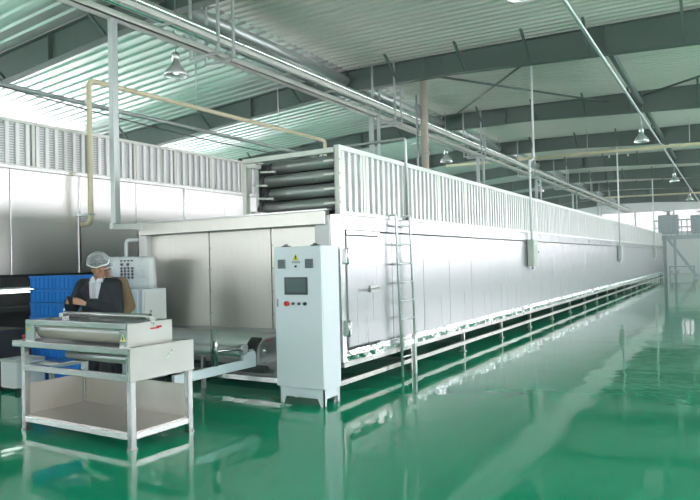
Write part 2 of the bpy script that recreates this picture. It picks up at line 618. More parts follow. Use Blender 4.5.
# crumpled foil skirt under the panels: wavy strip
sk = MB()
n = 420
vs = []
for i in range(n + 1):
    yy = Y0 + .02 + (Y1 - Y0 - .02) * i / n
    a = random.uniform(-.012, .012); c = random.uniform(-.012, .012)
    vs += [(XR + .004 + a, yy, .53 + a), (XR + .016 + c, yy, .46), (XR + .004 + random.uniform(-.01, .01), yy, .39)]
fs = []
for i in range(n):
    for k in range(2):
        fs.append((i * 3 + k, i * 3 + k + 1, (i + 1) * 3 + k + 1, (i + 1) * 3 + k))
sk.add(vs, fs)
sk.build('foil_skirt', 'foil', T)
MB().box((XR - .09, Y0, .33), (XR + .005, Y1, .39)).build('bottom_edge_beam', 'apron', T)
MB().box((XL, Y0, .33), (XL + .09, Y1, .39)).build('bottom_edge_beam', 'apron', T)
MB().box((XL + .1, Y0 + .3, .34), (XR - .1, Y1, .42)).build('underside', 'darkgrey', T)
MB().box((XL - .01, Y0 + .05, 2.16), (XR - .02, Y1, 2.2)).build('roof_plate', 'steel_dull', T)
# base frame
for x in (XR - .04, XL + .04):
    MB().box((x - .03, Y0 - .2, .12), (x + .03, Y1, .18)).build('base_rail', 'apron', T)
leg_me = MB().box((-.028, -.028, 0), (.028, .028, .33)).box((-.05, -.05, 0), (.05, .05, .012)).mesh('leg', 'apron')
y = 6.3
while y < Y1:
    for x in (XR - .035, XL + .04):
        inst(leg_me, 'leg', (x, y, 0), T)
    y += 2.1
for y in (6.3, 6.3 + 2.1, 6.3 + 4.2):
    MB().box((XL + .07, y - .03, .12), (XR - .07, y + .03, .18)).build('cross_rail', 'steel_bright', T)
# near end: three panels in a frame
for (a, c) in ((-7.46, -6.30), (-6.29, -5.20), (-5.19, -4.42)):
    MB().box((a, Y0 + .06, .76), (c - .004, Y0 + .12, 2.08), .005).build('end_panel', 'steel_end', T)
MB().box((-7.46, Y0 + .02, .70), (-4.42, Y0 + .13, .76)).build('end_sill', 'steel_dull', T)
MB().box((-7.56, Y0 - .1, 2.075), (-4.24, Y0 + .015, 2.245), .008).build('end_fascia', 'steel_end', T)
MB().box((-7.62, Y0 - .1, 2.245), (-4.2, Y0 + .015, 2.265)).build('fascia_lip', 'steel', T)
MB().box((-4.42, Y0 - .06, .39), (-4.2, Y0 + .12, 2.19), .008).build('corner_post', 'steel_dull', T)
MB().box((-4.2, Y0 - .04, .39), (XR + .012, Y0 + .06, 2.2), .008).build('corner_strip', 'steel_bright', T)
MB().box((-7.62, Y0 - .05, .39), (-7.46, Y0 + .12, 2.19), .008).build('corner_post', 'steel_dull', T)
MB().box((-7.46, Y0 + .02, .39), (-4.42, Y0 + .06, .70)).build('mouth_curtain', 'darkgrey', T)
MB().box((-7.4, Y0 + .06, .05), (-4.45, Y0 + .08, .39)).build('base_plate', 'steel_dull', T)
# bolts along the end panel seams
bolt_me = MB().cyl((0, 0, 0), (0, -.008, 0), .012, 8).mesh('bolt', 'steel_dull')
for x in (-6.27, -5.17):
    for z in (.95, 1.25, 1.55, 1.85):
        inst(bolt_me, 'bolt', (x, Y0 + .06, z), T)
# access door on the side
dr = MB().box((XR - .03, 6.58, .56), (XR + .035, 7.40, 1.94), .012).build('door', 'steel_side', T)
MB().box((XR - .04, 6.5, .52), (XR + .01, 6.575, 1.99)).build('hinge_post', 'steel_dull', T)
for z in (.8, 1.68):
    MB().box((XR + .01, 6.535, z - .09), (XR + .05, 6.62, z + .09), .006).cyl((XR + .045, 6.565, z - .1), (XR + .045, 6.565, z + .1), .016, 10).build('hinge', 'steel_bright', dr)
hd = MB().box((XR + .035, 7.10, 1.21), (XR + .055, 7.30, 1.30), .005)
hd.path(elbow([(XR + .05, 7.26, 1.255), (XR + .1, 7.26, 1.255), (XR + .1, 7.0, 1.25)], .03), .013, 8)
hd.build('handle', 'steel_dull', dr)
MB().box((XR - .03, 6.6, 1.95), (XR + .02, 7.45, 1.995)).build('door_lintel', 'steel_bright', T)
# tank pipe and gauge at the left front corner
MB().path(elbow([(-7.86, 6.42, 1.0), (-7.86, 6.42, 2.02), (-7.64, 6.5, 2.02)], .06), .028, 10).build('gauge_tube', 'white_paint', T)

# ================================================================== HEAT EXCHANGER BANK on the roof
HB = thing('heat_exchanger_bank', 'bright louvred heat exchanger housing along the top of the long steel tunnel', 'machine', (-4.85, 6.6, 2.2))
HX_R, HX_L, HYA, HYB, HZ0, HZ1 = -4.10, -5.56, 6.52, 47.0, 2.2, 3.05
MB().box((HX_L + .06, HYA + .25, HZ0), (HX_R - .06, HYB, HZ1 - .07)).build('core', 'darkgrey', HB)
SEC = 1.2
y = HYA + .62
secs = [(HYA, y)]
while y < HYB - .1:
    secs.append((y, min(y + SEC, HYB))); y += SEC
fin_me = MB().box((HX_R - .055, .0, HZ0 + .03), (HX_R - .04, SEC, HZ1 - .05)).mesh('louvre_sheet', 'fin_sheet')
post_me = MB().box((HX_R - .06, -.03, HZ0), (HX_R + .012, .03, HZ1)).mesh('post', 'channel')
for i, (a, c) in enumerate(secs):
    if abs(c - a - SEC) < .01:
        inst(fin_me, 'louvre_sheet', (0, a, 0), HB)
    else:
        MB().box((HX_R - .055, a, HZ0 + .03), (HX_R - .04, c, HZ1 - .05)).build('louvre_sheet', 'fin_sheet', HB)
    inst(post_me, 'post', (0, a if i else a + .03, 0), HB)
bar_me = MB().box((HX_R - .04, -.031, HZ0 + .04), (HX_R, .031, HZ1 - .06)).mesh('louvre_bar', 'bar_bright')
y = HYA + .12
nb = 0
while y < HYB and nb < 290:
    inst(bar_me, 'louvre_bar', (0, y, 0), HB); y += .15; nb += 1
rail_me = MB().box((HX_R - .06, 0, HZ1 - .06), (HX_R + .015, SEC * 4 - .008, HZ1 + .0)).mesh('top_rail', 'bar_bright')
y = HYA
while y < HYB - SEC * 4:
    inst(rail_me, 'top_rail', (0, y, 0), HB); y += SEC * 4
MB().box((HX_R - .06, y, HZ1 - .06), (HX_R + .015, HYB, HZ1)).build('top_rail', 'bar_bright', HB)
MB().box((HX_R - .06, HYA, HZ0), (HX_R + .01, HYB, HZ0 + .04)).build('bottom_rail', 'bar_bright', HB)
MB().box((HX_L, HYA + .2, HZ0), (HX_L + .05, HYB, HZ1 - .05)).build('back_sheet', 'steel_dull', HB)
# near end frame and rolls
MB().box((HX_L - .05, HYA - .02, HZ0 + .05), (HX_L + .01, HYA + .05, HZ1 - .1)).build('post', 'channel', HB)
MB().box((HX_L - .05, HYA - .02, HZ1 - .09), (HX_R - .06, HYA + .05, HZ1 - .03)).build('end_rail', 'channel', HB)
MB().bar((HX_L - .02, HYA, HZ1 - .12), (HX_L + .35, HYA + .9, HZ1 - .12), .05).build('corner_brace', 'channel', HB)
for k, (z, xl) in enumerate(((2.34, -5.34), (2.52, -5.22), (2.70, -5.30), (2.87, -5.17))):
    rl = MB().cyl((xl, HYA + .11, z), (HX_R - .1, HYA + .11, z), .078, 20).build('roll', 'roll', HB)
    MB().lathe((xl, HYA + .11, z), [(.02, -.09), (.05, -.09), (.06, -.05), (.085, -.045), (.085, .02)], 16, 'X').build('end_cap', 'roll_cap', rl)
    MB().bar((xl - .22, HYA + .10, z - .03), (xl + .08, HYA + .02, z - .06), .025).build('bracket', 'channel', rl)
    MB().bar((HX_R - .22, HYA + .015, z), (HX_R + .03, HYA + .015, z + .0), .025).build('bracket', 'channel', rl)
MB().box((HX_L + .1, HYA + .2, HZ0 + .02), (HX_R - .1, HYA + .24, HZ1 - .1)).build('end_sheet', 'dark', HB)

MB().path(elbow([(HX_R + .035, 8.33, 2.2), (HX_R + .035, 8.33, 3.40), (HX_L, 8.33, 3.40), (HX_L, 8.33, 3.0)], .04), .022, 8).build('pipe_frame', 'galv', HB)
# small electrical boxes on the tunnel side
for k, (yy, nm) in enumerate(((14.75, 'nearest the ladder'), (28.0, 'midway along the tunnel'), (41.2, 'near the far tunnel end'))):
    bx = thing('junction_box', 'grey green electrical junction box with side lever ' + nm, 'electrical box', (XR + .1, yy, 1.42), 'junction boxes on the tunnel side')
    MB().box((XR + .01, yy - .2, 1.42), (XR + .15, yy + .2, 2.03), .01).build('casing', 'box_grey', bx)
    MB().box((XR + .15, yy - .17, 1.46), (XR + .162, yy + .17, 1.99), .004).build('lid', 'box_grey', bx)
    MB().cyl((XR + .1, yy + .2, 1.74), (XR + .1, yy + .36, 1.74), .016, 8).lathe((XR + .1, yy + .38, 1.74), [(0, -.03), (.03, -.02), (.03, .02), (0, .03)], 10).build('lever', 'black', bx)
    MB().cyl((XR + .08, yy + .02, 1.34), (XR + .08, yy + .02, 1.42), .035, 10).build('cable_gland', 'white_paint', bx)
    cx_, cy_ = XR + .08, yy - .06
    pts_ = [(cx_, cy_, 2.03), (cx_, cy_, roof_z(cx_))] if k else [(cx_, cy_, 2.03), (cx_, cy_, 3.85), (cx_, cy_ + .38, 3.95), (cx_, cy_ + .38, roof_z(cx_))]
    tag(MB().path(elbow(pts_, .08), .026 + .004 * k, 8).build('conduit', 'white_paint'), 'pale vertical conduit from the ceiling to the box ' + nm, 'conduit')

# ================================================================== LADDER
LD = thing('ladder', 'thin stainless ladder leaning on the steel tunnel beside its door', 'ladder', (-4.0, 8.06, 0))
lp = lambda z: -3.965 - .02 * z / 2.3
for yy in (7.80, 8.24):
    MB().path(elbow([(lp(0), yy + .06, 0), (lp(2.25), yy, 2.25), (XR - .02, yy, 2.24), (XR - .02, yy, 2.2)], .02), .018, 8).build('rail', 'ladder_steel', LD)
for z in (.27, .52, .79, 1.05, 1.31, 1.57, 1.84, 2.1):
    MB().cyl((lp(z), 7.86 - .026 * z, z), (lp(z), 8.30 - .026 * z, z), .014, 8).build('rung', 'ladder_steel', LD)
for yy in (8.18,):
    MB().bar((lp(0) + .03, yy, 0), (lp(.55) + .03, yy, .56), .05, .03).build('foot_strut', 'ladder_steel', LD)
MB().bar((lp(.45) + .03, 7.85, .46), (lp(.45) + .03, 8.28, .46), .03, .07).build('step', 'ladder_steel', LD)

# ================================================================== CONTROL CABINET
CX0, CX1, CY0, CY1 = -4.585, -3.925, 5.84, 6.2
C = thing('control_cabinet', 'tall pale grey control cabinet with touch screen and buttons', 'cabinet', ((CX0 + CX1) / 2, (CY0 + CY1) / 2, 0))
MB().box((CX0, CY0 + .02, .19), (CX1, CY1, 1.8), .006).build('body', 'cab_paint', C)
cdoor = MB().box((CX0 + .004, CY0, .195), (CX1 - .004, CY0 + .02, 1.795), .004).build('door', 'cab_paint', C)
pl = MB()   # plinth: skirt with four tapered feet
a, b_, c_, d_ = CX0 + .03, CX1 - .01, CY0 + .015, CY1 - .01
skirt = [(a, .19), (a, 0), (a + .05, 0), (a + .09, .085), (b_ - .09, .085), (b_ - .05, 0), (b_, 0), (b_, .19)]
pl.prism(skirt, c_, c_ + .015); pl.prism(skirt, d_ - .015, d_)
sk2 = [(c_, .19), (c_, 0), (c_ + .04, 0), (c_ + .06, .085), (d_ - .06, .085), (d_ - .04, 0), (d_, 0), (d_, .19)]
pl.prism(sk2, a, a + .015, 'X'); pl.prism(sk2, b_ - .015, b_, 'X')
pl.build('plinth', 'cab_paint', C)
for (x0, x1) in ((-4.525, -4.42), (-4.14, -4.03)):
    g = MB().box((x0, CY0 - .015, 1.55), (x1, CY0, 1.655), .004).build('meter', 'meter', cdoor)
    for k in range(5):
        zz = 1.565 + k * .018
        MB().box((x0 + .012, CY0 - .019, zz), (x1 - .012, CY0 - .015, zz + .006)).build('vent_slat', 'bezel', g)
sb = MB().box((-4.435, CY0 - .016, 1.25), (-4.115, CY0, 1.45), .004).build('screen_bezel', 'bezel', cdoor)
MB().box((-4.41, CY0 - .019, 1.28), (-4.14, CY0 - .016, 1.43)).build('screen', 'screen', sb)
for k, (x, m_, r) in enumerate(((-4.405, 'red', .028), (-4.32, 'bezel', .017), (-4.235, 'bezel', .017), (-4.155, 'bezel', .02))):
    MB().cyl((x, CY0, 1.148), (x, CY0 - (.035 if k == 0 else .02), 1.148), r, 14).build('button', m_, cdoor)
tri = MB().prism([(-4.315, 1.64), (-4.235, 1.64), (-4.275, 1.715)], CY0 - .004, CY0).build('warning_triangle', 'yellow', cdoor)
MB().prism([(-4.279, 1.66), (-4.27, 1.66), (-4.262, 1.685), (-4.274, 1.70), (-4.284, 1.68)], CY0 - .006, CY0 - .004).build('bolt_mark', 'black', tri)
wm = MB()
for k, x in enumerate((-4.325, -4.295, -4.265, -4.235)):
    wm.box((x, CY0 - .003, 1.612), (x + .02, CY0, 1.618)); wm.box((x + .007, CY0 - .003, 1.606), (x + .012, CY0, 1.632)); wm.box((x, CY0 - .003, 1.626), (x + .02, CY0, 1.63))
wm.build('warning_lettering', 'ink', cdoor)
MB().cyl((-4.275, CY0, 1.572), (-4.275, CY0 - .015, 1.572), .013, 10).build('indicator', 'bezel', cdoor)
MB().box((-4.55, CY0 - .012, 1.11), (-4.535, CY0, 1.20), .003).build('lock', 'steel', cdoor)
for x in (-4.46, -4.05):
    MB().box((x - .05, CY0 + .05, 1.8), (x + .05, CY0 + .1, 1.815)).path([(x - .03, CY0 + .07, 1.81), (x - .02, CY0 + .07, 1.825), (x + .02, CY0 + .07, 1.825), (x + .03, CY0 + .07, 1.81)], .008, 6).build('lifting_lug', 'darkgrey', C)

# ================================================================== FEED TABLE
TX0, TX1, TY0, TY1, TZ = -6.17, -4.53, 3.72, 4.46, .895
FT = thing('feed_table', 'open stainless steel feeding table with rollers and a lower shelf', 'table', ((TX0 + TX1) / 2, (TY0 + TY1) / 2, 0))
for x in (TX0 + .03, TX1 - .03):
    for yy in (TY0 + .03, TY1 - .03):
        MB().box((x - .028, yy - .028, .012), (x + .028, yy + .028, TZ - .06), .004).box((x - .034, yy - .034, 0), (x + .034, yy + .034, .014)).build('leg', 'steel', FT)
MB().box((TX0 + .06, TY0 + .0, .09), (TX1 - .06, TY0 + .05, .145), .004).build('lower_rail', 'steel_bright', FT)
MB().box((TX0 + .06, TY1 - .05, .09), (TX1 - .06, TY1, .145), .004).build('lower_rail', 'steel', FT)
MB().box((TX0 + .005, TY0 + .06, .09), (TX0 + .055, TY1 - .06, .145), .004).build('lower_rail', 'steel', FT)
MB().box((TX1 - .055, TY0 + .06, .09), (TX1 - .005, TY1 - .06, .145), .004).build('lower_rail', 'steel_bright', FT)
MB().box((TX0 + .03, TY0 + .03, .145), (TX1 - .03, TY1 - .03, .153)).build('lower_shelf', 'steel_shelf', FT)
MB().box((TX0 + .058, TY1 - .035, .153), (TX1 - .058, TY1 - .027, .46)).build('back_panel', 'steel_shelf', FT)
MB().box((TX0 + .027, TY0 + .06, .153), (TX0 + .035, TY1 - .06, .46)).build('left_panel', 'steel_shelf', FT)
MB().box((TX0 + .058, TY0 + .005, .60), (TX1 - .058, TY0 + .045, .66), .004).build('middle_rail', 'steel', FT)
MB().box((TX0 + .058, TY1 - .045, .60), (TX1 - .058, TY1 - .005, .66), .004).build('middle_rail', 'steel', FT)
MB().box((TX0 + .005, TY0 + .058, .60), (TX0 + .045, TY1 - .058, .66), .004).build('middle_rail', 'steel', FT)
MB().box((TX0 - .13, TY0 - .01, TZ - .06), (TX1 + .005, TY0 + .05, TZ), .005).build('top_rail', 'steel', FT)
MB().box((TX0 - .13, TY1 - .05, TZ - .06), (TX1 + .005, TY1 + .01, TZ), .005).build('top_rail', 'steel', FT)
MB().box((TX0 - .13, TY0 + .05, TZ - .06), (TX0 - .06, TY1 - .05, TZ), .005).build('top_rail', 'steel', FT)
MB().box((TX1 - .012, TY0 - .01, .60), (TX1 + .008, TY1 + .01, TZ + .002), .003).build('side_apron', 'apron', FT)
MB().box((TX0 - .06, TY0 + .05, TZ - .02), (TX1 - .012, TY1 - .05, TZ - .005)).build('table_top', 'steel_dull', FT)
MB().cyl((TX0 + .35, TY0 + .3, .74), (TX1 - .05, TY0 + .3, .74), .045, 16).build('drive_roller', 'galv', FT)
MB().box((TX0 + .08, TY0 + .2, .665), (TX0 + .42, TY0 + .5, .675)).build('drip_tray', 'steel', FT)
mt = MB().cyl((TX0 + .32, TY0 + .42, .75), (TX0 + .55, TY0 + .42, .75), .07, 16).box((TX0 + .36, TY0 + .36, .662), (TX0 + .5, TY0 + .48, .72)).build('motor', 'darkgrey', FT)
for k in range(5):
    MB().cyl((TX0 + .36 + k * .035, TY0 + .42, .75), (TX0 + .37 + k * .035, TY0 + .42, .75), .078, 16).build('cooling_fin', 'dark', mt)
# roller head on top of the table
BX0, BX1, BY0, BY1, BZ1 = -6.16, -4.62, 3.77, 4.29, 1.1
for (x0, x1, nm) in ((BX0, BX0 + .012, 0), (BX1 - .012, BX1, 1)):
    MB().prism([(BY0, TZ), (BY1, TZ), (BY1, BZ1), (BY0, BZ1 - .0)], x0, x1, 'X').build('head_side_plate', 'apron' if nm else 'steel', FT)
MB().box((BX0 + .012, BY0, TZ), (BX0 + .15, BY0 + .012, BZ1)).build('head_front_plate', 'steel', FT)
MB().box((BX1 - .11, BY0, TZ), (BX1 - .012, BY0 + .012, BZ1)).build('head_front_plate', 'steel', FT)
MB().box((BX0 + .012, BY0 - .01, BZ1 - .05), (BX1 - .012, BY0 + .03, BZ1 + .006), .006).build('head_front_rail', 'steel', FT)
MB().box((BX0 + .012, BY1 - .03, BZ1 - .05), (BX1 - .012, BY1, BZ1 + .006), .006).build('head_back_rail', 'steel', FT)
MB().box((BX0 + .012, BY0 + .03, BZ1 - .1), (BX1 - .012, BY1 - .03, BZ1 - .07)).build('head_bed', 'steel_dull', FT)
MB().cyl((BX0 + .15, BY0 + .11, TZ + .095), (BX1 - .11, BY0 + .11, TZ + .095), .082, 24).build('press_roller', 'beige_roll', FT)
MB().cyl((BX0 + .16, BY0 + .33, BZ1 + .04), (BX1 - .08, BY0 + .33, BZ1 + .04), .026, 16).build('top_roller', 'steel', FT)
for x in (BX0 + .15, BX1 - .07):
    bk = MB().box((x - .03, BY0 + .29, BZ1 - .05), (x + .03, BY0 + .37, BZ1 + .05), .006).build('bearing_block', 'steel_bright', FT)
    MB().cyl((x, BY0 + .33, BZ1 + .05), (x, BY0 + .33, BZ1 + .10), .009, 8).build('adjusting_screw', 'steel', bk)
tr = MB().prism([(BX1 - .095, TZ + .05), (BX1 - .03, TZ + .05), (BX1 - .0625, TZ + .11)], BY0 - .004, BY0).build('warning_triangle', 'yellow', FT)
MB().prism([(BX1 - .066, TZ + .06), (BX1 - .058, TZ + .06), (BX1 - .056, TZ + .08), (BX1 - .064, TZ + .094), (BX1 - .072, TZ + .078)], BY0 - .006, BY0 - .004).build('bolt_mark', 'black', tr)
MB().box((BX0 + .03, BY0 - .003, TZ + .10), (BX0 + .06, BY0, TZ + .13)).build('warning_label', 'yellow', FT)
MB().box((BX1, 4.03, TZ + .135), (BX1 + .003, 4.13, TZ + .150)).box((BX1, 4.10, TZ + .142), (BX1 + .003, 4.16, TZ + .162)).build('name_mark', 'red', FT)
MB().cyl((BX1 - .01, TY0 - .0, TZ + .02), (BX1 - .01, TY0 - .0, TZ + .021), .01, 6).build('bolt', 'steel_dull', FT)
# crank with red grip on the table's free end
q = Vector((-6.25, 3.86, TZ))
CK = thing('hand_crank', 'small hand crank with red grip on the free end of the steel table', 'crank', q)
MB().cyl(q + Vector((0, 0, 0)), q + Vector((0, 0, .12)), .011, 8).build('pin', 'steel', CK)
MB().cyl(q + Vector((0, .12, 0)), q + Vector((0, .12, .09)), .011, 8).build('pin', 'steel', CK)
MB().path([q + Vector((-.03, -.05, .025)), q + Vector((.02, .05, .03)), q + Vector((.03, .2, .035))], .019, 8).build('grip', 'red', CK)

# ================================================================== INFEED CONVEYOR
IC = thing('infeed_conveyor', 'low grey infeed belt conveyor leading into the mouth of the steel tunnel', 'conveyor', (-6, 5.6, 0))
for x in (-4.9, -7.15):
    sb_ = MB().box((x - .02, 4.55, .40), (x + .02, 5.83, .50), .004).build('side_frame', 'pale_blue', IC)
    MB().prism([(5.60, .50), (5.83, .50), (5.83, .55), (5.81, .585), (5.62, .57)], x - .02, x + .02, 'X').build('step_plate', 'pale_blue', IC)
for (x, yy) in ((-7.15, 4.7), (-7.15, 5.9), (-6.0, 6.1)):
    MB().box((x - .02, yy - .025, 0), (x + .02, yy + .025, .42)).build('leg', 'steel_dull', IC)
MB().box((-7.13, 6.08, .42), (-4.92, 6.12, .46)).build('cross_tie', 'steel_dull', IC)
MB().cyl((-7.10, 6.27, .57), (-5.03, 6.27, .57), .15, 32).build('belt_drum', 'galv', IC)
MB().cyl((-7.10, 5.95, .53), (-5.03, 5.95, .53), .06, 20).build('nose_roller', 'galv', IC)
MB().box((-7.10, 6.27, .705), (-5.03, 6.5, .722)).build('belt', 'belt', IC)
MB().cyl((-7.10, 6.2, .29), (-5.03, 6.2, .29), .05, 20).build('return_roller', 'darkgrey', IC)
MB().cyl((-4.90, 5.17, .5), (-4.90, 5.17, .90), .028, 12).cyl((-4.955, 5.17, .45), (-4.955, 5.17, .90), .014, 10).build('upright', 'steel', IC)
MB().cyl((-4.90, 5.17, .66), (-4.90, 5.60, .635), .022, 12).build('shaft', 'steel', IC)
MB().cyl((-4.86, 5.62, .64), (-4.94, 5.62, .64), .05, 16).box((-4.93, 5.58, .56), (-4.87, 5.66, .60)).build('bearing', 'steel_dull', IC)
for k in range(4):
    MB().cyl((-4.90, 5.64 + k * .05, .565), (-4.90, 5.64 + k * .05, .61), .014, 8).build('bolt', 'steel', IC)
gp = [(5.84, .44)] + [(6.02 - .18 * math.cos(t), .55 + .165 * math.sin(t)) for t in [i * math.pi / 2 / 8 for i in range(9)]] + [(6.40, .715), (6.40, .44)]
gd = MB().prism(gp, -5.02, -4.84, 'X').build('chain_guard', 'steel_dull', IC)
MB().prism([(5.82, .55)] + [(6.02 - .205 * math.cos(t), .55 + .19 * math.sin(t)) for t in [i * math.pi / 2 / 8 for i in range(7)]] + [(5.95, .62), (5.88, .55)], -5.03, -4.88, 'X').build('guard_lip', 'black', gd)
MB().box((-4.84, 5.97, .675), (-4.836, 6.03, .687)).box((-4.84, 6.05, .678), (-4.836, 6.10, .690)).build('red_mark', 'red', gd)
MB().lathe((-4.84, 5.95, .57), [(0, .02), (.02, .015), (.03, 0)], 12, 'X').build('guard_knob', 'steel_bright', gd)
MB().box((-5.0, 6.02, .40), (-4.88, 6.40, .44)).build('guard_foot', 'steel_dull', IC)

# ================================================================== CABLE TRAY AND PIPES
TRX, TRZ = -7.5, 5.17
CT = thing('cable_tray', 'long pale steel cable tray on posts above the tunnel roof', 'cable tray', (TRX, 6, 2.2))
MB().box((TRX - .08, -1.5, TRZ), (TRX + .08, 57, TRZ + .018)).box((TRX - .08, -1.5, TRZ), (TRX - .062, 57, TRZ + .11)).box((TRX + .062, -1.5, TRZ), (TRX + .08, 57, TRZ + .11)).box((TRX - .062, -1.5, TRZ + .092), (TRX + .062, 57, TRZ + .11)).build('rail', 'channel', CT)
MB().box((TRX + .46, -1.5, TRZ + .04), (TRX + .52, 57, TRZ + .11)).build('rail', 'channel', CT)
rg = MB().box((TRX, -.02, TRZ + .11), (TRX + .50, .02, TRZ + .14)).mesh('rung', 'channel')
for k in range(38):
    inst(rg, 'rung', (0, -1 + k * 1.55, 0), CT)
for k in range(6):
    yy = 5.95 + 7.55 * k
    MB().box((TRX - .048, yy - .048, 2.2 if k else 2.24), (TRX + .048, yy + .048, TRZ), .006).build('post', 'galv', CT)
    if k:
        MB().box((TRX + .17, yy - .03, 2.2), (TRX + .23, yy + .03, TRZ + .02)).build('post', 'galv', CT)
        MB().box((TRX - .09, yy - .09, 2.2), (TRX + .09, yy + .09, 2.215)).build('post_foot', 'galv', CT)
MB().box((TRX - .06, 5.89, 2.16), (TRX + .02, 6.42, 2.24)).build('bracket_arm', 'galv', CT)
for bi, yb in enumerate(BEAMS[:7]):
    for dx in (-.09, .52):
        for dy in (-.18, .18):
            MB().box((TRX + dx - .02, yb + dy - .02, TRZ - .14), (TRX + dx + .02, yb + dy + .02, roof_z(TRX + dx))).build('hanger', 'galv', CT)
    for dy in (-.18, .18):
        MB().box((TRX - .11, yb + dy - .025, TRZ - .16), (TRX + .54, yb + dy + .025, TRZ - .12)).build('hanger_beam', 'galv', CT)
for (dx, dz, r, m_, lab) in ((.32, .225, .085, 'pipe_foil', 'thickest foil clad pipe lying on the cable tray'),
                             (.16, .18, .040, 'pipe_foil', 'slim foil clad pipe next to the pale tray rail'),
                             (.455, .18, .040, 'pipe_foil', 'slim foil clad pipe on the far side of the thick one')):
    mb = MB()
    mb.cyl((TRX + dx, -1.5, TRZ + dz), (TRX + dx, 56, TRZ + dz), r, 16)
    o = tag(mb.build('foil_pipe', m_), lab, 'pipe')
    for k in range(20):
        MB().cyl((TRX + dx, 3 + k * 2.6, TRZ + dz), (TRX + dx, 3.05 + k * 2.6, TRZ + dz), r + .006, 16).build('band', 'galv', o)

# exhaust stack from the tunnel roof
EX = thing('exhaust_stack', 'round beige exhaust pipe rising from the tunnel roof to the ceiling', 'pipe', (-6.66, 14.78, 2.2))
MB().cyl((-6.66, 14.78, 2.2), (-6.66, 14.78, roof_z(-6.66)), .095, 20).build('pipe', 'stack_pipe', EX)
MB().lathe((-6.66, 14.78, 4.35), [(.095, -.03), (.13, -.03), (.13, .03), (.095, .03)], 20).build('flange', 'stack_pipe', EX)
MB().cyl((-6.84, 14.72, 2.2), (-6.84, 14.72, 5.85), .028, 10).build('side_pipe', 'galv', EX)

# beige water pipes
BP = thing('water_pipe', 'beige water pipe turning down the side of the taller louvred machine', 'pipe', (-9.2, 6.8, 2.3))
MB().path(elbow([(-9.44, 6.8, 2.36), (-9.2, 6.8, 2.36), (-9.2, 6.8, 4.78), (-9.2, 14.0, 4.86), (-9.2, 14.0, 3.6)], .13), .045, 12).build('pipe', 'beige_pipe', BP)
for yy in (9.3, 12.0):
    MB().cyl((-9.2, yy, 4.86), (-9.2, yy, roof_z(-9.2)), .012, 6).build('hanger_rod', 'galv', BP)
MB().box((-9.5, 6.74, 2.5), (-9.15, 6.86, 2.53)).build('clamp', 'galv', BP)
BP2 = thing('sprinkler_pipe', 'long thick beige pipe hung across the hall over the middle of the tunnel', 'pipe', (-4, 25, 5.3))
MB().cyl((-10.3, 25, 5.60), (HX1 - .05, 25, 5.26), .055, 12).build('pipe', 'beige_pipe', BP2)
for x in (-8, -4.6, -1.2, 2.2):
    MB().cyl((x, 25, 5.42), (x, 25, roof_z(x)), .012, 6).build('hanger_rod', 'galv', BP2)
for x in (-3.2, -3.85, 1.0):
    MB().cyl((x, 25, 5.25), (x, 25, 5.34), .028, 8).build('sprinkler_head', 'white_paint', BP2)

BP3 = thing('sprinkler_pipe', 'thinner beige pipe hung across the hall near the far platform', 'pipe', (-1, 46.3, 5.3))
MB().cyl((-8.2, 46.3, 5.66), (HX1 - .05, 46.3, 5.36), .055, 10).build('pipe', 'beige_pipe', BP3)
for x in (-4.6, -1.2, 2.2):
    MB().cyl((x, 46.3, 5.5), (x, 46.3, roof_z(x)), .012, 6).build('hanger_rod', 'galv', BP3)

# lamp conduit on the right and lamps
tag(MB().cyl((-2.2, 0.5, 5.72), (-2.2, 58, 5.72), .035, 10).build('lamp_conduit', 'galv'), 'long straight silver conduit below the beams carrying the hanging lamps', 'conduit')


def lamp(x, y, zb, ztop, label, grp):
    L = thing('high_bay_lamp', label, 'lamp', (x, y, zb), grp)
    MB().lathe((x, y, zb), [(.205, 0), (.21, .008), (.197, .055), (.14, .13), (.085, .19), (.07, .24), (.05, .24), (.07, .18), (.13, .12), (.185, .05), (.197, .004)], 24).build('shade', 'lamp_shell', L)
    MB().lathe((x, y, zb), [(0, .40), (.055, .40), (.065, .38), (.065, .24), (0, .24)], 16).build('housing', 'lamp_shell', L)
    MB().lathe((x, y, zb), [(0, .03), (.04, .04), (.055, .09), (.04, .16), (.025, .22), (0, .23)], 14).build('bulb', 'lamp_bulb', L)
    MB().cyl((x, y, zb + .40), (x, y, ztop), .012, 8).build('stem', 'galv', L)


for k, yy in enumerate((7.75 - .05, 19.9, 31.8, 43.5)):
    lamp(-2.2, yy + .25, 4.92, 5.70, 'silver bell shaped lamp hanging from the silver conduit ' + ('in front of the nearest full beam', 'just past the strut tube end', 'beyond the beige pipe', 'over the far platform side')[k], 'lamps on the silver conduit')
for k, yy in enumerate((7.75, 19.7, 31.6)):
    lamp(-8.1, yy - .03, 4.88, roof_z(-8.1), 'silver bell shaped lamp beside the cable tray ' + ('next to its first post', 'past the exhaust pipe', 'past the long beige cross pipe')[k], 'lamps beside the cable tray')

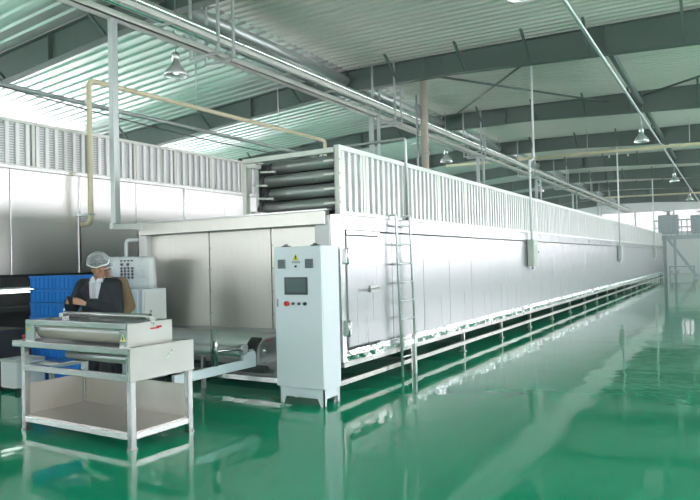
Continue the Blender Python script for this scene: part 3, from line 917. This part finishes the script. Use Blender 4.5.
# ================================================================== LEFT MACHINE
LX, LYA, LYB = -9.5, 2.0, 18.0
LM = thing('louvred_machine', 'taller steel machine with dark open underside and grey louvres on top', 'machine', (-10.6, 6, 0))
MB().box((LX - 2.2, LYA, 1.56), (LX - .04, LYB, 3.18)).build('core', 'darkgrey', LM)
y = LYA
k = 0
lp_me = MB().box((LX - .04, 0, 1.54), (LX, 1.19, 3.18), .006).mesh('side_panel', 'left_panel')
while y < LYB - .1:
    inst(lp_me, 'side_panel', (0, y, 0), LM); y += 1.2
seam_me = MB().box((LX, -.018, 1.54), (LX + .018, .018, 3.18)).mesh('seam_strip', 'steel')
for k in range(2, 12, 2):
    inst(seam_me, 'seam_strip', (0, LYA + 1.2 * k - .005, 0), LM)
MB().box((LX - .05, LYA, 3.18), (LX + .05, LYB, 3.23)).build('ledge', 'steel_bright', LM)
MB().box((LX - 1.9, LYA, 3.23), (LX - .1, LYB, 3.9)).build('louvre_core', 'darkgrey', LM)
LSEC = 1.0
lf_me = MB().box((LX - .09, 0, 3.25), (LX - .07, LSEC, 3.93)).mesh('louvre_sheet', 'fin_sheet')
lb_me = MB().box((LX - .07, -.03, 3.25), (LX - .03, .03, 3.93)).mesh('louvre_bar', 'bar_bright')
lpost_me = MB().box((LX - .09, -.025, 3.23), (LX - .015, .025, 3.96)).mesh('post', 'channel')
y = LYA
while y < LYB:
    inst(lf_me, 'louvre_sheet', (0, y, 0), LM); inst(lpost_me, 'post', (0, y, 0), LM); y += LSEC
y = LYA + .08
while y < LYB:
    inst(lb_me, 'louvre_bar', (0, y, 0), LM); y += .1667
MB().box((LX - .1, LYA, 3.92), (LX - .01, LYB + LSEC, 3.97)).build('top_rail', 'channel', LM)
MB().box((LX - .1, LYA, 3.21), (LX - .02, LYB + LSEC, 3.26)).build('bottom_rail', 'channel', LM)
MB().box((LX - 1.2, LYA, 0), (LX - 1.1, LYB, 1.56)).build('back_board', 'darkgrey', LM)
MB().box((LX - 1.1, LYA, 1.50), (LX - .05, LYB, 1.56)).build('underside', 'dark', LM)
for k in range(7):
    yy = LYA + .9 + k * 2.4
    MB().box((LX - .12, yy - .05, 0), (LX - .03, yy + .05, 1.54)).build('leg', 'darkgrey', LM)
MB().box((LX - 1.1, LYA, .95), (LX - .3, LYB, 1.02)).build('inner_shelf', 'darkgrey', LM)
for yy in (5.2, 11.0):
    MB().box((LX - .06, yy - .05, 3.97), (LX - .02, yy + .12, 4.03), .01).build('cable_clip', 'black', LM)
fl = thing('tube_light', 'lit fluorescent tube fitting under the taller louvred machine', 'lamp', (LX - .45, 5.95, 1.2))
MB().box((LX - .5, 5.65, 1.30), (LX - .40, 6.25, 1.335)).build('fitting', 'white_paint', fl)
MB().box((LX - .49, 5.67, 1.335), (LX - .41, 6.23, 1.50)).build('bracket', 'darkgrey', fl)
MB().cyl((LX - .45, 5.67, 1.27), (LX - .45, 6.23, 1.27), .03, 10).build('tube', 'tube_lamp', fl)

tag(MB().cyl((-11.5, 6.0, 5.06), (-11.5, 22.0, 5.06), .05, 10).build('service_pipe', 'galv'), 'grey service pipe running above the grey louvres under the left roof slope', 'pipe')
# cable sagging along the left ceiling
pts = []
for i in range(13):
    t = i / 12
    pts.append((LX + .3, 4.5 + 9.5 * t, 4.38 - .25 * math.sin(math.pi * t) * .5 - .1 * t))
tag(MB().path(pts, .012, 6).build('overhead_cable', 'darkgrey'), 'thin dark cable strung above the grey louvres', 'cable')

# ================================================================== CRATES
def crate_parts():
    w_, d_, h_ = .555, .40, .188
    sh = MB()
    t = .012
    sh.box((0, 0, .006), (w_, d_, .016))
    sh.box((0, 0, .016), (w_, t, h_)); sh.box((0, d_ - t, .016), (w_, d_, h_))
    sh.box((0, t, .016), (t, d_ - t, h_)); sh.box((w_ - t, t, .016), (w_, d_ - t, h_))
    rim = MB().box((-.012, -.012, h_ - .03), (w_ + .012, 0, h_)).box((-.012, d_, h_ - .03), (w_ + .012, d_ + .012, h_))
    rim.box((-.012, 0, h_ - .03), (0, d_, h_)).box((w_, 0, h_ - .03), (w_ + .012, d_, h_))
    rib = MB().box((-.009, -.010, .01), (.009, 0, h_ - .03))
    ribx = MB().box((0, -.009, .01), (.010, .009, h_ - .03))
    return sh.mesh('shell', 'crate'), rim.mesh('rim', 'crate'), rib.mesh('rib', 'crate'), ribx.mesh('rib', 'crate'), w_, d_, h_


sh_me, rim_me, rib_me2, ribx_me, cw, cd_, ch = crate_parts()
ORD = ['bottom', 'second', 'third', 'fourth', 'fifth', 'sixth', 'seventh', 'topmost']
for ci, (cx, cy) in enumerate(((-8.66, 5.38), (-8.07, 5.36))):
    for k in range(8):
        z = k * (ch + .002) + .0
        rot = 0
        o = thing('plastic_crate', 'blue plastic crate, %s of the stack %s' % (ORD[k] + (' crate from the floor up' if 0 < k < 7 else ''), ('beside the suited man' if ci else 'below the tube light')),
                  'crate', (cx, cy, z), 'stacked blue crates')
        inst(sh_me, 'shell', (cx, cy, z), o); inst(rim_me, 'rim', (cx, cy, z), o)
        for j in range(6):
            inst(rib_me2, 'rib', (cx + .03 + j * (cw - .06) / 5, cy, z), o)
        for j in range(4):
            inst(ribx_me, 'rib', (cx + cw, cy + .04 + j * (cd_ - .08) / 3, z), o)

# white cabinet with a film wrapped panel on top
WC = thing('floor_cabinet', 'low white metal cabinet behind the two people', 'cabinet', (-7.25, 6.1, 0))
MB().box((-7.75, 5.90, .06), (-6.92, 6.33, 1.305), .006).build('body', 'cab_paint', WC)
MB().box((-6.92, 5.93, .1), (-6.905, 6.30, 1.28), .004).build('lit_side', 'white_paint', WC)  # side face whiter than the front, standing in for light from the right
MB().box((-7.72, 5.885, .1), (-7.0, 5.90, 1.28), .004).build('front_door', 'cab_paint', WC)
MB().box((-7.73, 5.92, 0), (-6.94, 6.31, .06)).build('plinth', 'darkgrey', WC)
WP = thing('wrapped_panel', 'operator panel wrapped in clear plastic film standing on the white cabinet', 'panel', (-7.5, 6.1, 1.305))
wp = MB()
import bmesh as _b
bm = _b.new()
_b.ops.create_grid(bm, x_segments=10, y_segments=8, size=.5)
fr = []
for v in bm.verts:
    u, vv = v.co.x, v.co.y
    bulge = (.25 - u * u) * (.25 - vv * vv) * 16
    fr.append((-7.36 + u * .86 + vv * -.02, 6.06 - .05 * bulge - random.uniform(0, .012), 1.535 + vv * .45 + u * .0 + random.uniform(-.008, .008)))
nf = [[v.index for v in f.verts] for f in bm.faces]
bm.free()
wp.add(fr, nf, True)
wp.add([(p[0], 6.16 + (6.06 - p[1]) * .6, p[2]) for p in fr], [f[::-1] for f in nf], True)
bnd = [i for i in range(11)] + [11 * j + 10 for j in range(1, 9)] + [8 * 11 + i for i in range(9, -1, -1)] + [11 * j for j in range(7, 0, -1)]
nfr = len(fr)
for i in range(len(bnd)):
    a, c = bnd[i], bnd[(i + 1) % len(bnd)]
    wp.f.append([a, c, nfr + c, nfr + a]); wp.sm.append(True)
wp.build('film_wrap', 'plastic_wrap', WP)
ly = 5.985
for r_, (z, n_, s_) in enumerate(((1.70, 4, .018), (1.645, 2, .034), (1.59, 4, .030), (1.55, 4, .030), (1.505, 4, .034), (1.46, 4, .030))):
    for j in range(n_):
        x = -7.47 + j * (.075 if n_ == 4 else .13)
        mb = MB()
        yb = ly
        mb.box((x, yb, z), (x + s_, yb + .03, z + s_ * .25)).box((x + s_ * .4, yb, z - s_ * .4), (x + s_ * .62, yb + .03, z + s_ * .7))
        mb.box((x, yb, z + s_ * .5), (x + s_ * 1.1, yb + .03, z + s_ * .68))
        mb.build('print_mark', 'ink', WP)

# dark pump unit and pale bin at the far left
PU = thing('pump_unit', 'dark boxy pump unit standing left of the steel table', 'machine', (-8.75, 4.9, 0))
MB().box((-9.2, 4.75, .08), (-8.5, 5.2, .80), .02).build('housing', 'dark', PU)
MB().box((-9.15, 4.8, 0), (-8.55, 5.15, .08)).build('base', 'darkgrey', PU)
MB().cyl((-8.8, 4.9, .8), (-8.8, 4.9, 1.02), .05, 12).lathe((-8.8, 4.9, 1.02), [(0, .06), (.06, .05), (.075, 0), (.075, -.05), (.05, -.06)], 14).build('filler_cap', 'far_grey', PU)
BN = thing('storage_bin', 'pale grey open bin on the floor behind the steel table', 'bin', (-8.2, 5.0, 0))
p0 = [(-8.44, 4.82), (-8.08, 4.82), (-8.08, 5.2), (-8.44, 5.2)]
bb = MB()
for i in range(4):
    (ax, ay), (bx_, by) = p0[i], p0[(i + 1) % 4]
    bb.bar((ax, ay, .23), (bx_, by, .23), .015, .36)
bb.box((-8.44, 4.82, .05), (-8.08, 5.2, .065))
bb.build('tub', 'white_paint', BN)
bb = MB()
for i in range(4):
    (ax, ay), (bx_, by) = p0[i], p0[(i + 1) % 4]
    bb.bar((ax, ay, .41), (bx_, by, .41), .04, .03)
bb.build('rim', 'box_grey', BN)
for (ax, ay) in p0:
    MB().box((ax - .02, ay - .02, 0), (ax + .02, ay + .02, .06)).build('foot', 'black', BN)

# ================================================================== FAR PLATFORM
PF = thing('mezzanine_platform', 'grey green steel platform with railing at the far end of the hall', 'platform', (-1, 52, 0))
PX0, PX1, PY0, PY1, PZ = -4.75, 8.5, 49.0, 58.0, 2.95
MB().box((PX0, PY0, PZ - .28), (PX1, PY0 + .12, PZ)).build('edge_beam', 'far_steel', PF)
MB().box((PX0, PY0 + .12, PZ - .08), (PX1, PY1, PZ)).build('deck', 'far_steel', PF)
for x in (-4.1, 0.5, 5.0):
    for yy in (PY0 + .1, PY1 - .2):
        MB().box((x - .1, yy - .1, 0), (x + .1, yy + .1, PZ - .08)).build('column', 'far_steel', PF)
for z in (PZ + .55, PZ + 1.05):
    MB().box((PX0, PY0 + .02, z - .04), (PX1, PY0 + .08, z + .04)).build('hand_rail', 'far_steel', PF)
bal_me = MB().box((-.03, -.03, PZ), (.03, .03, PZ + 1.05)).mesh('baluster', 'far_steel')
for k in range(40):
    inst(bal_me, 'baluster', (PX0 + .05 + k * .335, PY0 + .05, 0), PF)
for k in range(8):
    zz = .25 + k * .33
    MB().box((-3.9 + (7 - k) * .21, PY0 - .9, zz), (-3.65 + (7 - k) * .21, PY0 - .1, zz + .04)).build('stair_tread', 'far_steel', PF)
for yy in (PY0 - .92, PY0 - .1):
    MB().bar((-2.15, yy, .1), (-3.9, yy, 2.75), .04, .12).build('stair_stringer', 'far_steel', PF)

for (x0, x1, z1, y0_, nm, lab) in ((-4.6, -3.3, 4.45, 50.2, 'control_tank', 'wide grey tank standing on the far platform behind the railing'),
                                   (-2.55, -1.2, 4.35, 50.4, 'control_tank', 'second grey tank further along the far platform railing')):
    q = thing(nm, lab, 'tank', ((x0 + x1) / 2, y0_ + .5, PZ))
    MB().box((x0, y0_, PZ + .15), (x1, y0_ + 1.0, z1), .05).build('body', 'far_grey', q)
    for x in (x0 + .12, x1 - .12):
        for yy in (y0_ + .12, y0_ + .88):
            MB().cyl((x, yy, PZ), (x, yy, PZ + .16), .05, 8).build('foot', 'far_steel', q)
    MB().cyl(((x0 + x1) / 2, y0_ + .5, z1), ((x0 + x1) / 2, y0_ + .5, z1 + .25), .12, 12).lathe(((x0 + x1) / 2, y0_ + .5, z1 + .25), [(.0, .08), (.3, .06), (.3, 0), (.1, -.02)], 14).build('vent_cap', 'far_grey', q)
WT = thing('work_table', 'low grey work bench standing below the far platform', 'table', (-3.0, 47.5, 0))
MB().box((-3.75, 47.0, .78), (-2.2, 47.7, .86), .01).build('bench_top', 'far_grey', WT)
MB().box((-3.7, 47.05, .3), (-2.25, 47.65, .33)).build('shelf', 'far_grey', WT)
for x in (-3.7, -2.28):
    for yy in (47.05, 47.62):
        MB().box((x - .03, yy - .03, 0), (x + .03, yy + .03, .78)).build('leg', 'far_steel', WT)
for k, x in enumerate((-3.55, -3.2)):
    bk = thing('pail', 'white pail on the shelf of the far work bench, ' + ('nearer the bench leg', 'nearer the middle of the bench')[k], 'pail', (x, 47.3, .33), 'white pails on the bench shelf')
    MB().lathe((x, 47.3, .33), [(0, 0), (.11, 0), (.13, .28), (.14, .28), (.14, .3), (0, .3)], 14).build('body', 'white_paint', bk)
    MB().path([(x - .13, 47.3, .58), (x - .09, 47.2, .52), (x + .09, 47.2, .52), (x + .13, 47.3, .58)], .008, 6).build('handle', 'galv', bk)
PR = thing('panel_rack', 'tall dark narrow door frame against the far end of the tunnel', 'frame', (-4.3, 47.6, 0))
MB().box((-4.35, 47.5, 0), (-4.15, 47.62, 2.2), .01).build('frame', 'darkgrey', PR)
MB().box((-4.15, 47.52, .1), (-4.13, 47.6, 2.1)).build('edge_strip', 'far_steel', PR)


# ================================================================== PEOPLE
def capsule(mb, p0, p1, r0, r1, n=14, k=5):
    p0, p1 = Vector(p0), Vector(p1)
    d = (p1 - p0)
    L = d.length
    d = d / L if L > 1e-6 else Vector((0, 0, 1))
    pts, rs = [], []
    for i in range(k + 1):
        a = -math.pi / 2 + math.pi / 2 * i / k
        pts.append(p0 + d * r0 * math.sin(a)); rs.append(max(r0 * math.cos(a), 1e-4))
    for i in range(k + 1):
        a = math.pi / 2 * i / k
        pts.append(p1 + d * r1 * math.sin(a)); rs.append(max(r1 * math.cos(a), 1e-4))
    u = Vector((0, 0, 1)) if abs(d.z) < .9 else Vector((1, 0, 0))
    u = (u - d * u.dot(d)).normalized(); w_ = d.cross(u)
    vs = []
    for p, r in zip(pts, rs):
        for j in range(n):
            a = 2 * math.pi * j / n
            vs.append(p + (u * math.cos(a) + w_ * math.sin(a)) * r)
    m = len(pts)
    fs = [(i * n + j, i * n + (j + 1) % n, (i + 1) * n + (j + 1) % n, (i + 1) * n + j) for i in range(m - 1) for j in range(n)]
    fs += [list(range(n))[::-1], [(m - 1) * n + j for j in range(n)]]
    mb.add(vs, fs, True)


def ell(mb, c, r, rot=None, n=18, k=12):
    c = Vector(c)
    R = rot or Matrix.Identity(3)
    vs = []
    for i in range(k + 1):
        a = -math.pi / 2 + math.pi * i / k
        rr = max(math.cos(a), 1e-3)
        for j in range(n):
            b = 2 * math.pi * j / n
            vs.append(c + R @ Vector((r[0] * rr * math.cos(b), r[1] * rr * math.sin(b), r[2] * math.sin(a))))
    fs = [(i * n + j, i * n + (j + 1) % n, (i + 1) * n + (j + 1) % n, (i + 1) * n + j) for i in range(k) for j in range(n)]
    fs += [list(range(n))[::-1], [k * n + j for j in range(n)]]
    mb.add(vs, fs, True)


def loft(mb, rings, n=20):
    """rings: (center, rx, ry) horizontal ellipses"""
    vs = []
    for (c, rx, ry) in rings:
        for j in range(n):
            a = 2 * math.pi * j / n
            vs.append(Vector(c) + Vector((rx * math.cos(a), ry * math.sin(a), 0)))
    k = len(rings)
    fs = [(i * n + j, i * n + (j + 1) % n, (i + 1) * n + (j + 1) % n, (i + 1) * n + j) for i in range(k - 1) for j in range(n)]
    fs += [list(range(n))[::-1], [(k - 1) * n + j for j in range(n)]]
    mb.add(vs, fs, True)


def fuse(mb, name, m, voxel, smooth=4, kill=None):
    """weld overlapping closed shapes into one continuous surface"""
    me = bpy.data.meshes.new('tmp')
    me.from_pydata([tuple(v) for v in mb.v], [], mb.f)
    bm = _b.new(); bm.from_mesh(me)
    _b.ops.recalc_face_normals(bm, faces=bm.faces[:]); bm.to_mesh(me); bm.free()
    o = bpy.data.objects.new('tmp', me)
    COL.objects.link(o)
    r = o.modifiers.new('r', 'REMESH'); r.mode = 'VOXEL'; r.voxel_size = voxel
    s = o.modifiers.new('s', 'SMOOTH'); s.iterations = smooth; s.factor = .5
    dg = bpy.context.evaluated_depsgraph_get()
    out = bpy.data.meshes.new_from_object(o.evaluated_get(dg))
    bpy.data.objects.remove(o); bpy.data.meshes.remove(me)
    if kill:
        bm = _b.new(); bm.from_mesh(out)
        _b.ops.delete(bm, geom=[f for f in bm.faces if kill(f.calc_center_median(), f.normal)], context='FACES')
        bm.to_mesh(out); bm.free()
    out.name = name
    out.materials.clear(); out.materials.append(MATS[m])
    for p in out.polygons: p.use_smooth = True
    return out


def part(me, name, parent):
    o = bpy.data.objects.new(name, me); o.parent = parent; COL.objects.link(o)
    return o


def head_shapes(mb, c, R):
    """head about 0.23 high, face towards local -Y"""
    P = lambda x, y, z: Vector(c) + R @ Vector((x, y, z))
    ell(mb, P(0, .012, .03), (.078, .098, .092), R)
    ell(mb, P(0, -.02, -.03), (.066, .074, .085), R)
    ell(mb, P(0, -.045, -.085), (.042, .042, .034), R)
    capsule(mb, P(0, -.094, .012), P(0, -.112, -.032), .010, .016)        # nose
    capsule(mb, P(-.045, -.078, .028), P(.045, -.078, .028), .016, .016)  # brow
    capsule(mb, P(-.022, -.086, -.066), P(.022, -.086, -.066), .009, .009)  # lips
    for s_ in (-1, 1):
        ell(mb, P(s_ * .044, -.066, -.02), (.024, .022, .024), R)
        ell(mb, P(s_ * .080, .012, -.005), (.010, .020, .034), R)


def hand_shapes(mb, wrist, palm_c, tips, thumb, roll):
    """palm from wrist, four fingers each with a knuckle bend, a thumb from the side"""
    wrist, palm_c = Vector(wrist), Vector(palm_c)
    d = (palm_c - wrist).normalized()
    side = Vector(roll)
    for s_ in (-1.2, -.4, .4, 1.2):
        capsule(mb, wrist + side * s_ * .012, palm_c + d * .03 + side * s_ * .019, .017, .0145, 10, 4)
    for k, tp in enumerate(tips):
        base = palm_c + d * .04 + side * (-1.5 + k) * .0205
        kn = (base + Vector(tp)) / 2 + d * .014
        capsule(mb, base, kn, .0105, .0095, 10, 4)
        capsule(mb, kn, tp, .0095, .008, 10, 4)
    b0 = wrist + d * .03 + side * thumb[1] * .03
    capsule(mb, b0, (b0 + Vector(thumb[0])) / 2 + side * thumb[1] * .012, .014, .011, 10, 4)
    capsule(mb, (b0 + Vector(thumb[0])) / 2 + side * thumb[1] * .012, thumb[0], .011, .009, 10, 4)


def near(c, a, b, r=.085):
    a, b = Vector(a), Vector(b)
    t = max(0, min(1, (c - a).dot(b - a) / (b - a).length_squared))
    return (c - a - (b - a) * t).length < r


def person(name, label, loc, rotz, coat, trousers, hands, elbows, head_c, head_R, hair_back, inner, opening):
    o = bpy.data.objects.new(name, None)
    o.location = loc; o.rotation_euler = (0, 0, rotz)
    COL.objects.link(o)
    tag(o, label, 'person')
    # ---- body (skin): one continuous surface
    mb = MB()
    loft(mb, [((0, .01, .84), .12, .09), ((0, .01, .92), .155, .105), ((0, 0, 1.05), .135, .095), ((0, 0, 1.18), .145, .10),
              ((0, 0, 1.32), .165, .105), ((0, .01, 1.42), .155, .09), ((0, .01, 1.47), .07, .06)])
    capsule(mb, (0, .012, 1.42), Vector(head_c) + Vector((0, .02, -.06)), .062, .056)
    for s_, el, hd_ in ((-1, elbows[0], hands[0]), (1, elbows[1], hands[1])):
        sh = (s_ * .185, .01, 1.405)
        capsule(mb, (s_ * .08, .01, 1.41), sh, .06, .06)
        capsule(mb, sh, el, .052, .042)
        capsule(mb, el, hd_[0], .042, .028)
        hip = (s_ * .09, .01, .90)
        kn = (s_ * .10, -.01, .49)
        capsule(mb, hip, kn, .085, .056)
        capsule(mb, kn, (s_ * .105, .02, .10), .054, .038)
        capsule(mb, (s_ * .105, .02, .05), (s_ * .115, -.13, .035), .04, .032)
        hand_shapes(mb, *hd_)
    head_shapes(mb, head_c, head_R)
    part(fuse(mb, 'body', 'skin', .006, 3), 'body', o)
    # ---- shirt
    mb = MB()
    loft(mb, [((0, .0, .95), .165, .118), ((0, 0, 1.1), .158, .118), ((0, 0, 1.22), .168, .123), ((0, 0, 1.34), .185, .124),
              ((0, .01, 1.425), .165, .100), ((0, .012, 1.475), .080, .074), ((0, .006, 1.505), .072, .070)])
    part(fuse(mb, 'shirt', inner, .01, 2), 'shirt', o)
    # ---- coat
    mb = MB()
    loft(mb, [((0, .01, .80), .215, .155), ((0, .01, .95), .205, .150), ((0, 0, 1.08), .185, .140), ((0, 0, 1.2), .195, .142),
              ((0, 0, 1.33), .215, .143), ((0, .01, 1.42), .19, .118), ((0, .015, 1.47), .095, .088)])
    for s_, el, hd_ in ((-1, elbows[0], hands[0]), (1, elbows[1], hands[1])):
        sh = Vector((s_ * .19, .01, 1.405))
        capsule(mb, (s_ * .07, .01, 1.41), sh, .075, .076)
        capsule(mb, sh, el, .078, .064)
        w0 = Vector(el) + (Vector(hd_[0]) - Vector(el)) * .86
        capsule(mb, el, w0, .064, .046)
    kill = (lambda c, nrm: c.y < -.03 and opening[0] < c.z < 1.6 and abs(c.x - opening[3]) < opening[1] + (c.z - opening[0]) * opening[2]
            and abs(c.x) < .085 and c.z < 1.5 and not any(near(c, e_, h_[0]) for e_, h_ in zip(elbows, hands))) if opening else None
    me = fuse(mb, 'coat', coat, .012, 4, kill)
    oc = part(me, 'jacket', o)
    sol = oc.modifiers.new('thickness', 'SOLIDIFY'); sol.thickness = .008; sol.offset = 1
    # ---- trousers and shoes
    mb = MB()
    loft(mb, [((0, .01, .80), .165, .115), ((0, .01, .9), .175, .125), ((0, .01, 1.0), .165, .118)])
    for s_ in (-1, 1):
        capsule(mb, (s_ * .09, .01, .88), (s_ * .10, -.01, .49), .098, .078)
        capsule(mb, (s_ * .10, -.01, .49), (s_ * .105, .015, .13), .078, .066)
    part(fuse(mb, 'trousers', trousers, .012, 4), 'trousers', o)
    for s_ in (-1, 1):
        mb = MB()
        capsule(mb, (s_ * .105, .04, .055), (s_ * .115, -.13, .045), .05, .042)
        mb.box((s_ * .11 - .045, -.16, .0), (s_ * .11 + .045, .085, .02))
        part(fuse(mb, 'shoe', 'leather', .008, 2), 'shoe', o)
    # ---- hair and gauze cap
    P = lambda x, y, z: Vector(head_c) + head_R @ Vector((x, y, z))
    mb = MB()
    ell(mb, P(0, .006, .052), (.086, .108, .084), head_R)
    ell(mb, P(0, .06, -.01), (.072, .06, .075), head_R)
    part(fuse(mb, 'hair', 'hair', .007, 2), 'hair', o)
    mb = MB()
    ell(mb, P(0, .02, .07), (.126, .136, .098), head_R, 24, 16)
    cap = fuse(mb, 'hair_net', 'gauze', .012, 2, lambda c, n_: (head_R.transposed() @ (c - Vector(head_c))).z < .040)
    part(cap, 'hair_net', o)
    mb = MB()
    ring = [P(.120 * math.cos(a), .02 + .130 * math.sin(a), .042 + .006 * math.sin(5 * a)) for a in [2 * math.pi * i / 28 for i in range(29)]]
    mb.path(ring, .0095, 6, caps=False)
    part(mb.mesh('elastic_band', 'white_cloth'), 'elastic_band', o)
    # eyes
    for s_ in (-1, 1):
        mb = MB(); ell(mb, P(s_ * .034, -.084, .008), (.012, .006, .005), head_R, 10, 6)
        part(mb.mesh('eye', 'hair'), 'eye', o)
        mb = MB(); capsule(mb, P(s_ * .018, -.094, .030), P(s_ * .052, -.082, .032), .005, .004, 8, 3)
        part(mb.mesh('eyebrow', 'hair'), 'eyebrow', o)
    return o


Rh = Matrix.Rotation(math.radians(8), 3, 'Z') @ Matrix.Rotation(math.radians(26), 3, 'X')
# phone held in both hands, at chest height in front
ph = Vector((-.185, -.325, 1.245))
hands = [(ph + Vector((-.085, .115, -.025)), ph + Vector((-.055, .055, -.005)),
          [ph + Vector((-.035, .005, .045)), ph + Vector((-.038, .0, .022)), ph + Vector((-.038, -.002, -.0)), ph + Vector((-.035, .0, -.022))],
          (ph + Vector((-.012, .016, .045)), -1), (0, .35, -.94)),
         (ph + Vector((.115, .105, -.045)), ph + Vector((.068, .045, -.022)),
          [ph + Vector((.030, .002, .03)), ph + Vector((.036, -.006, .010)), ph + Vector((.036, -.008, -.012)), ph + Vector((.03, -.004, -.034))],
          (ph + Vector((.008, .016, .028)), -1), (0, .35, -.94))]
man = person('person', 'person in dark suit and white hair net looking at a phone behind the table', (-6.48, 4.88, 0), math.radians(30),
             'suit', 'trouser', hands, [(-.325, .0, 1.13), (.235, -.03, 1.10)], (.03, -.075, 1.63), Rh, True, 'shirt', (1.02, .015, .27, -.0))
tmb = MB()
tmb.prism([(-.018, 1.43), (.018, 1.43), (.012, 1.40), (.028, 1.12), (0, 1.06), (-.028, 1.12), (-.012, 1.40)], -.14, -.118)
part(tmb.mesh('tie', 'tie'), 'tie', man)
for s_ in (-1, 1):   # lapels and collar
    lb = MB()
    lb.add([(s_ * .022, -.150, 1.06), (s_ * .062, -.156, 1.20), (s_ * .125, -.142, 1.30), (s_ * .10, -.135, 1.335), (s_ * .105, -.095, 1.43), (s_ * .078, -.10, 1.445), (s_ * .050, -.150, 1.24),
            (s_ * .022, -.140, 1.06), (s_ * .062, -.146, 1.20), (s_ * .125, -.132, 1.30), (s_ * .10, -.125, 1.335), (s_ * .105, -.085, 1.43), (s_ * .078, -.09, 1.445), (s_ * .050, -.140, 1.24)],
           [(0, 1, 6), (1, 2, 3, 6), (3, 4, 5, 6), (7, 13, 8), (8, 13, 10, 9), (10, 13, 12, 11)] + [(i, (i + 1) % 7, 7 + (i + 1) % 7, 7 + i) for i in range(7)])
    part(lb.mesh('lapel', 'suit'), 'lapel', man)
    cb = MB()
    cb.add([(0.004 * s_, -.085, 1.462), (s_ * .05, -.125, 1.425), (s_ * .078, -.06, 1.475), (s_ * .062, -.03, 1.515), (s_ * .03, -.07, 1.50),
            (0.004 * s_, -.075, 1.462), (s_ * .05, -.115, 1.425), (s_ * .07, -.055, 1.475), (s_ * .055, -.025, 1.515), (s_ * .03, -.06, 1.50)],
           [(0, 1, 2, 3, 4), (9, 8, 7, 6, 5)] + [(i, (i + 1) % 5, 5 + (i + 1) % 5, 5 + i) for i in range(5)])
    part(cb.mesh('collar', 'shirt'), 'collar', man)
pho = bpy.data.objects.new('mobile_phone', None)
mw = Matrix.Translation((-6.48, 4.88, 0)) @ Matrix.Rotation(math.radians(30), 4, 'Z')
pho.location = mw @ ph
COL.objects.link(pho)
tag(pho, 'small dark phone held in both hands by the suited person', 'phone')
mb = MB().box((-.032, -.005, -.062), (.032, .005, .062), .003); part(mb.mesh('casing', 'black'), 'casing', pho)
mb = MB().box((-.028, .005, -.052), (.028, .0062, .052)); part(mb.mesh('screen', 'screen'), 'screen', pho)
pho.rotation_euler = (math.radians(35), 0, math.radians(32))

Rh2 = Matrix.Rotation(math.radians(25), 3, 'Z') @ Matrix.Rotation(math.radians(22), 3, 'X')
h2 = [((-.23, -.22, .98), (-.21, -.29, .96), [(-.235, -.375, .95), (-.215, -.385, .945), (-.195, -.38, .945), (-.175, -.365, .95)], ((-.165, -.31, .97), 1), (1, 0, 0)),
      ((.24, -.20, .96), (.225, -.27, .94), [(.20, -.36, .93), (.22, -.37, .925), (.24, -.37, .925), (.26, -.355, .93)], ((.18, -.30, .95), -1), (1, 0, 0))]
man2 = person('person', 'person in tan coat and white hair net standing behind the suited one', (-6.89, 5.32, 0), math.radians(24),
              'tan_coat', 'trouser', h2, [(-.29, .02, 1.13), (.29, .02, 1.11)], (-.02, -.06, 1.60), Rh2, True, 'tan_light', (1.08, .012, .16, 0))
for r_ in ('tmp',):
    me = bpy.data.meshes.get(r_)
    if me and me.users == 0: bpy.data.meshes.remove(me)

# ================================================================== HAZE
hz = bpy.data.materials.new('humid_air'); hz.use_nodes = True
nt = hz.node_tree
for n in list(nt.nodes):
    if n.type != 'OUTPUT_MATERIAL': nt.nodes.remove(n)
vs_ = nt.nodes.new('ShaderNodeVolumeScatter')
vs_.inputs['Color'].default_value = (0.95, 0.98, 1.0, 1)
vs_.inputs['Density'].default_value = 0.0024
nt.links.new(vs_.outputs[0], nt.nodes['Material Output'].inputs['Volume'])
MATS['humid_air'] = hz
ha = MB().box((HX0 - 1, HY0 - 1, -.5), (HX1 + 1, HY1 + 1, 8.0)).build('haze', 'humid_air')
ha['kind'] = 'stuff'; ha['label'] = 'thin humid haze filling the hall'; ha['category'] = 'haze'
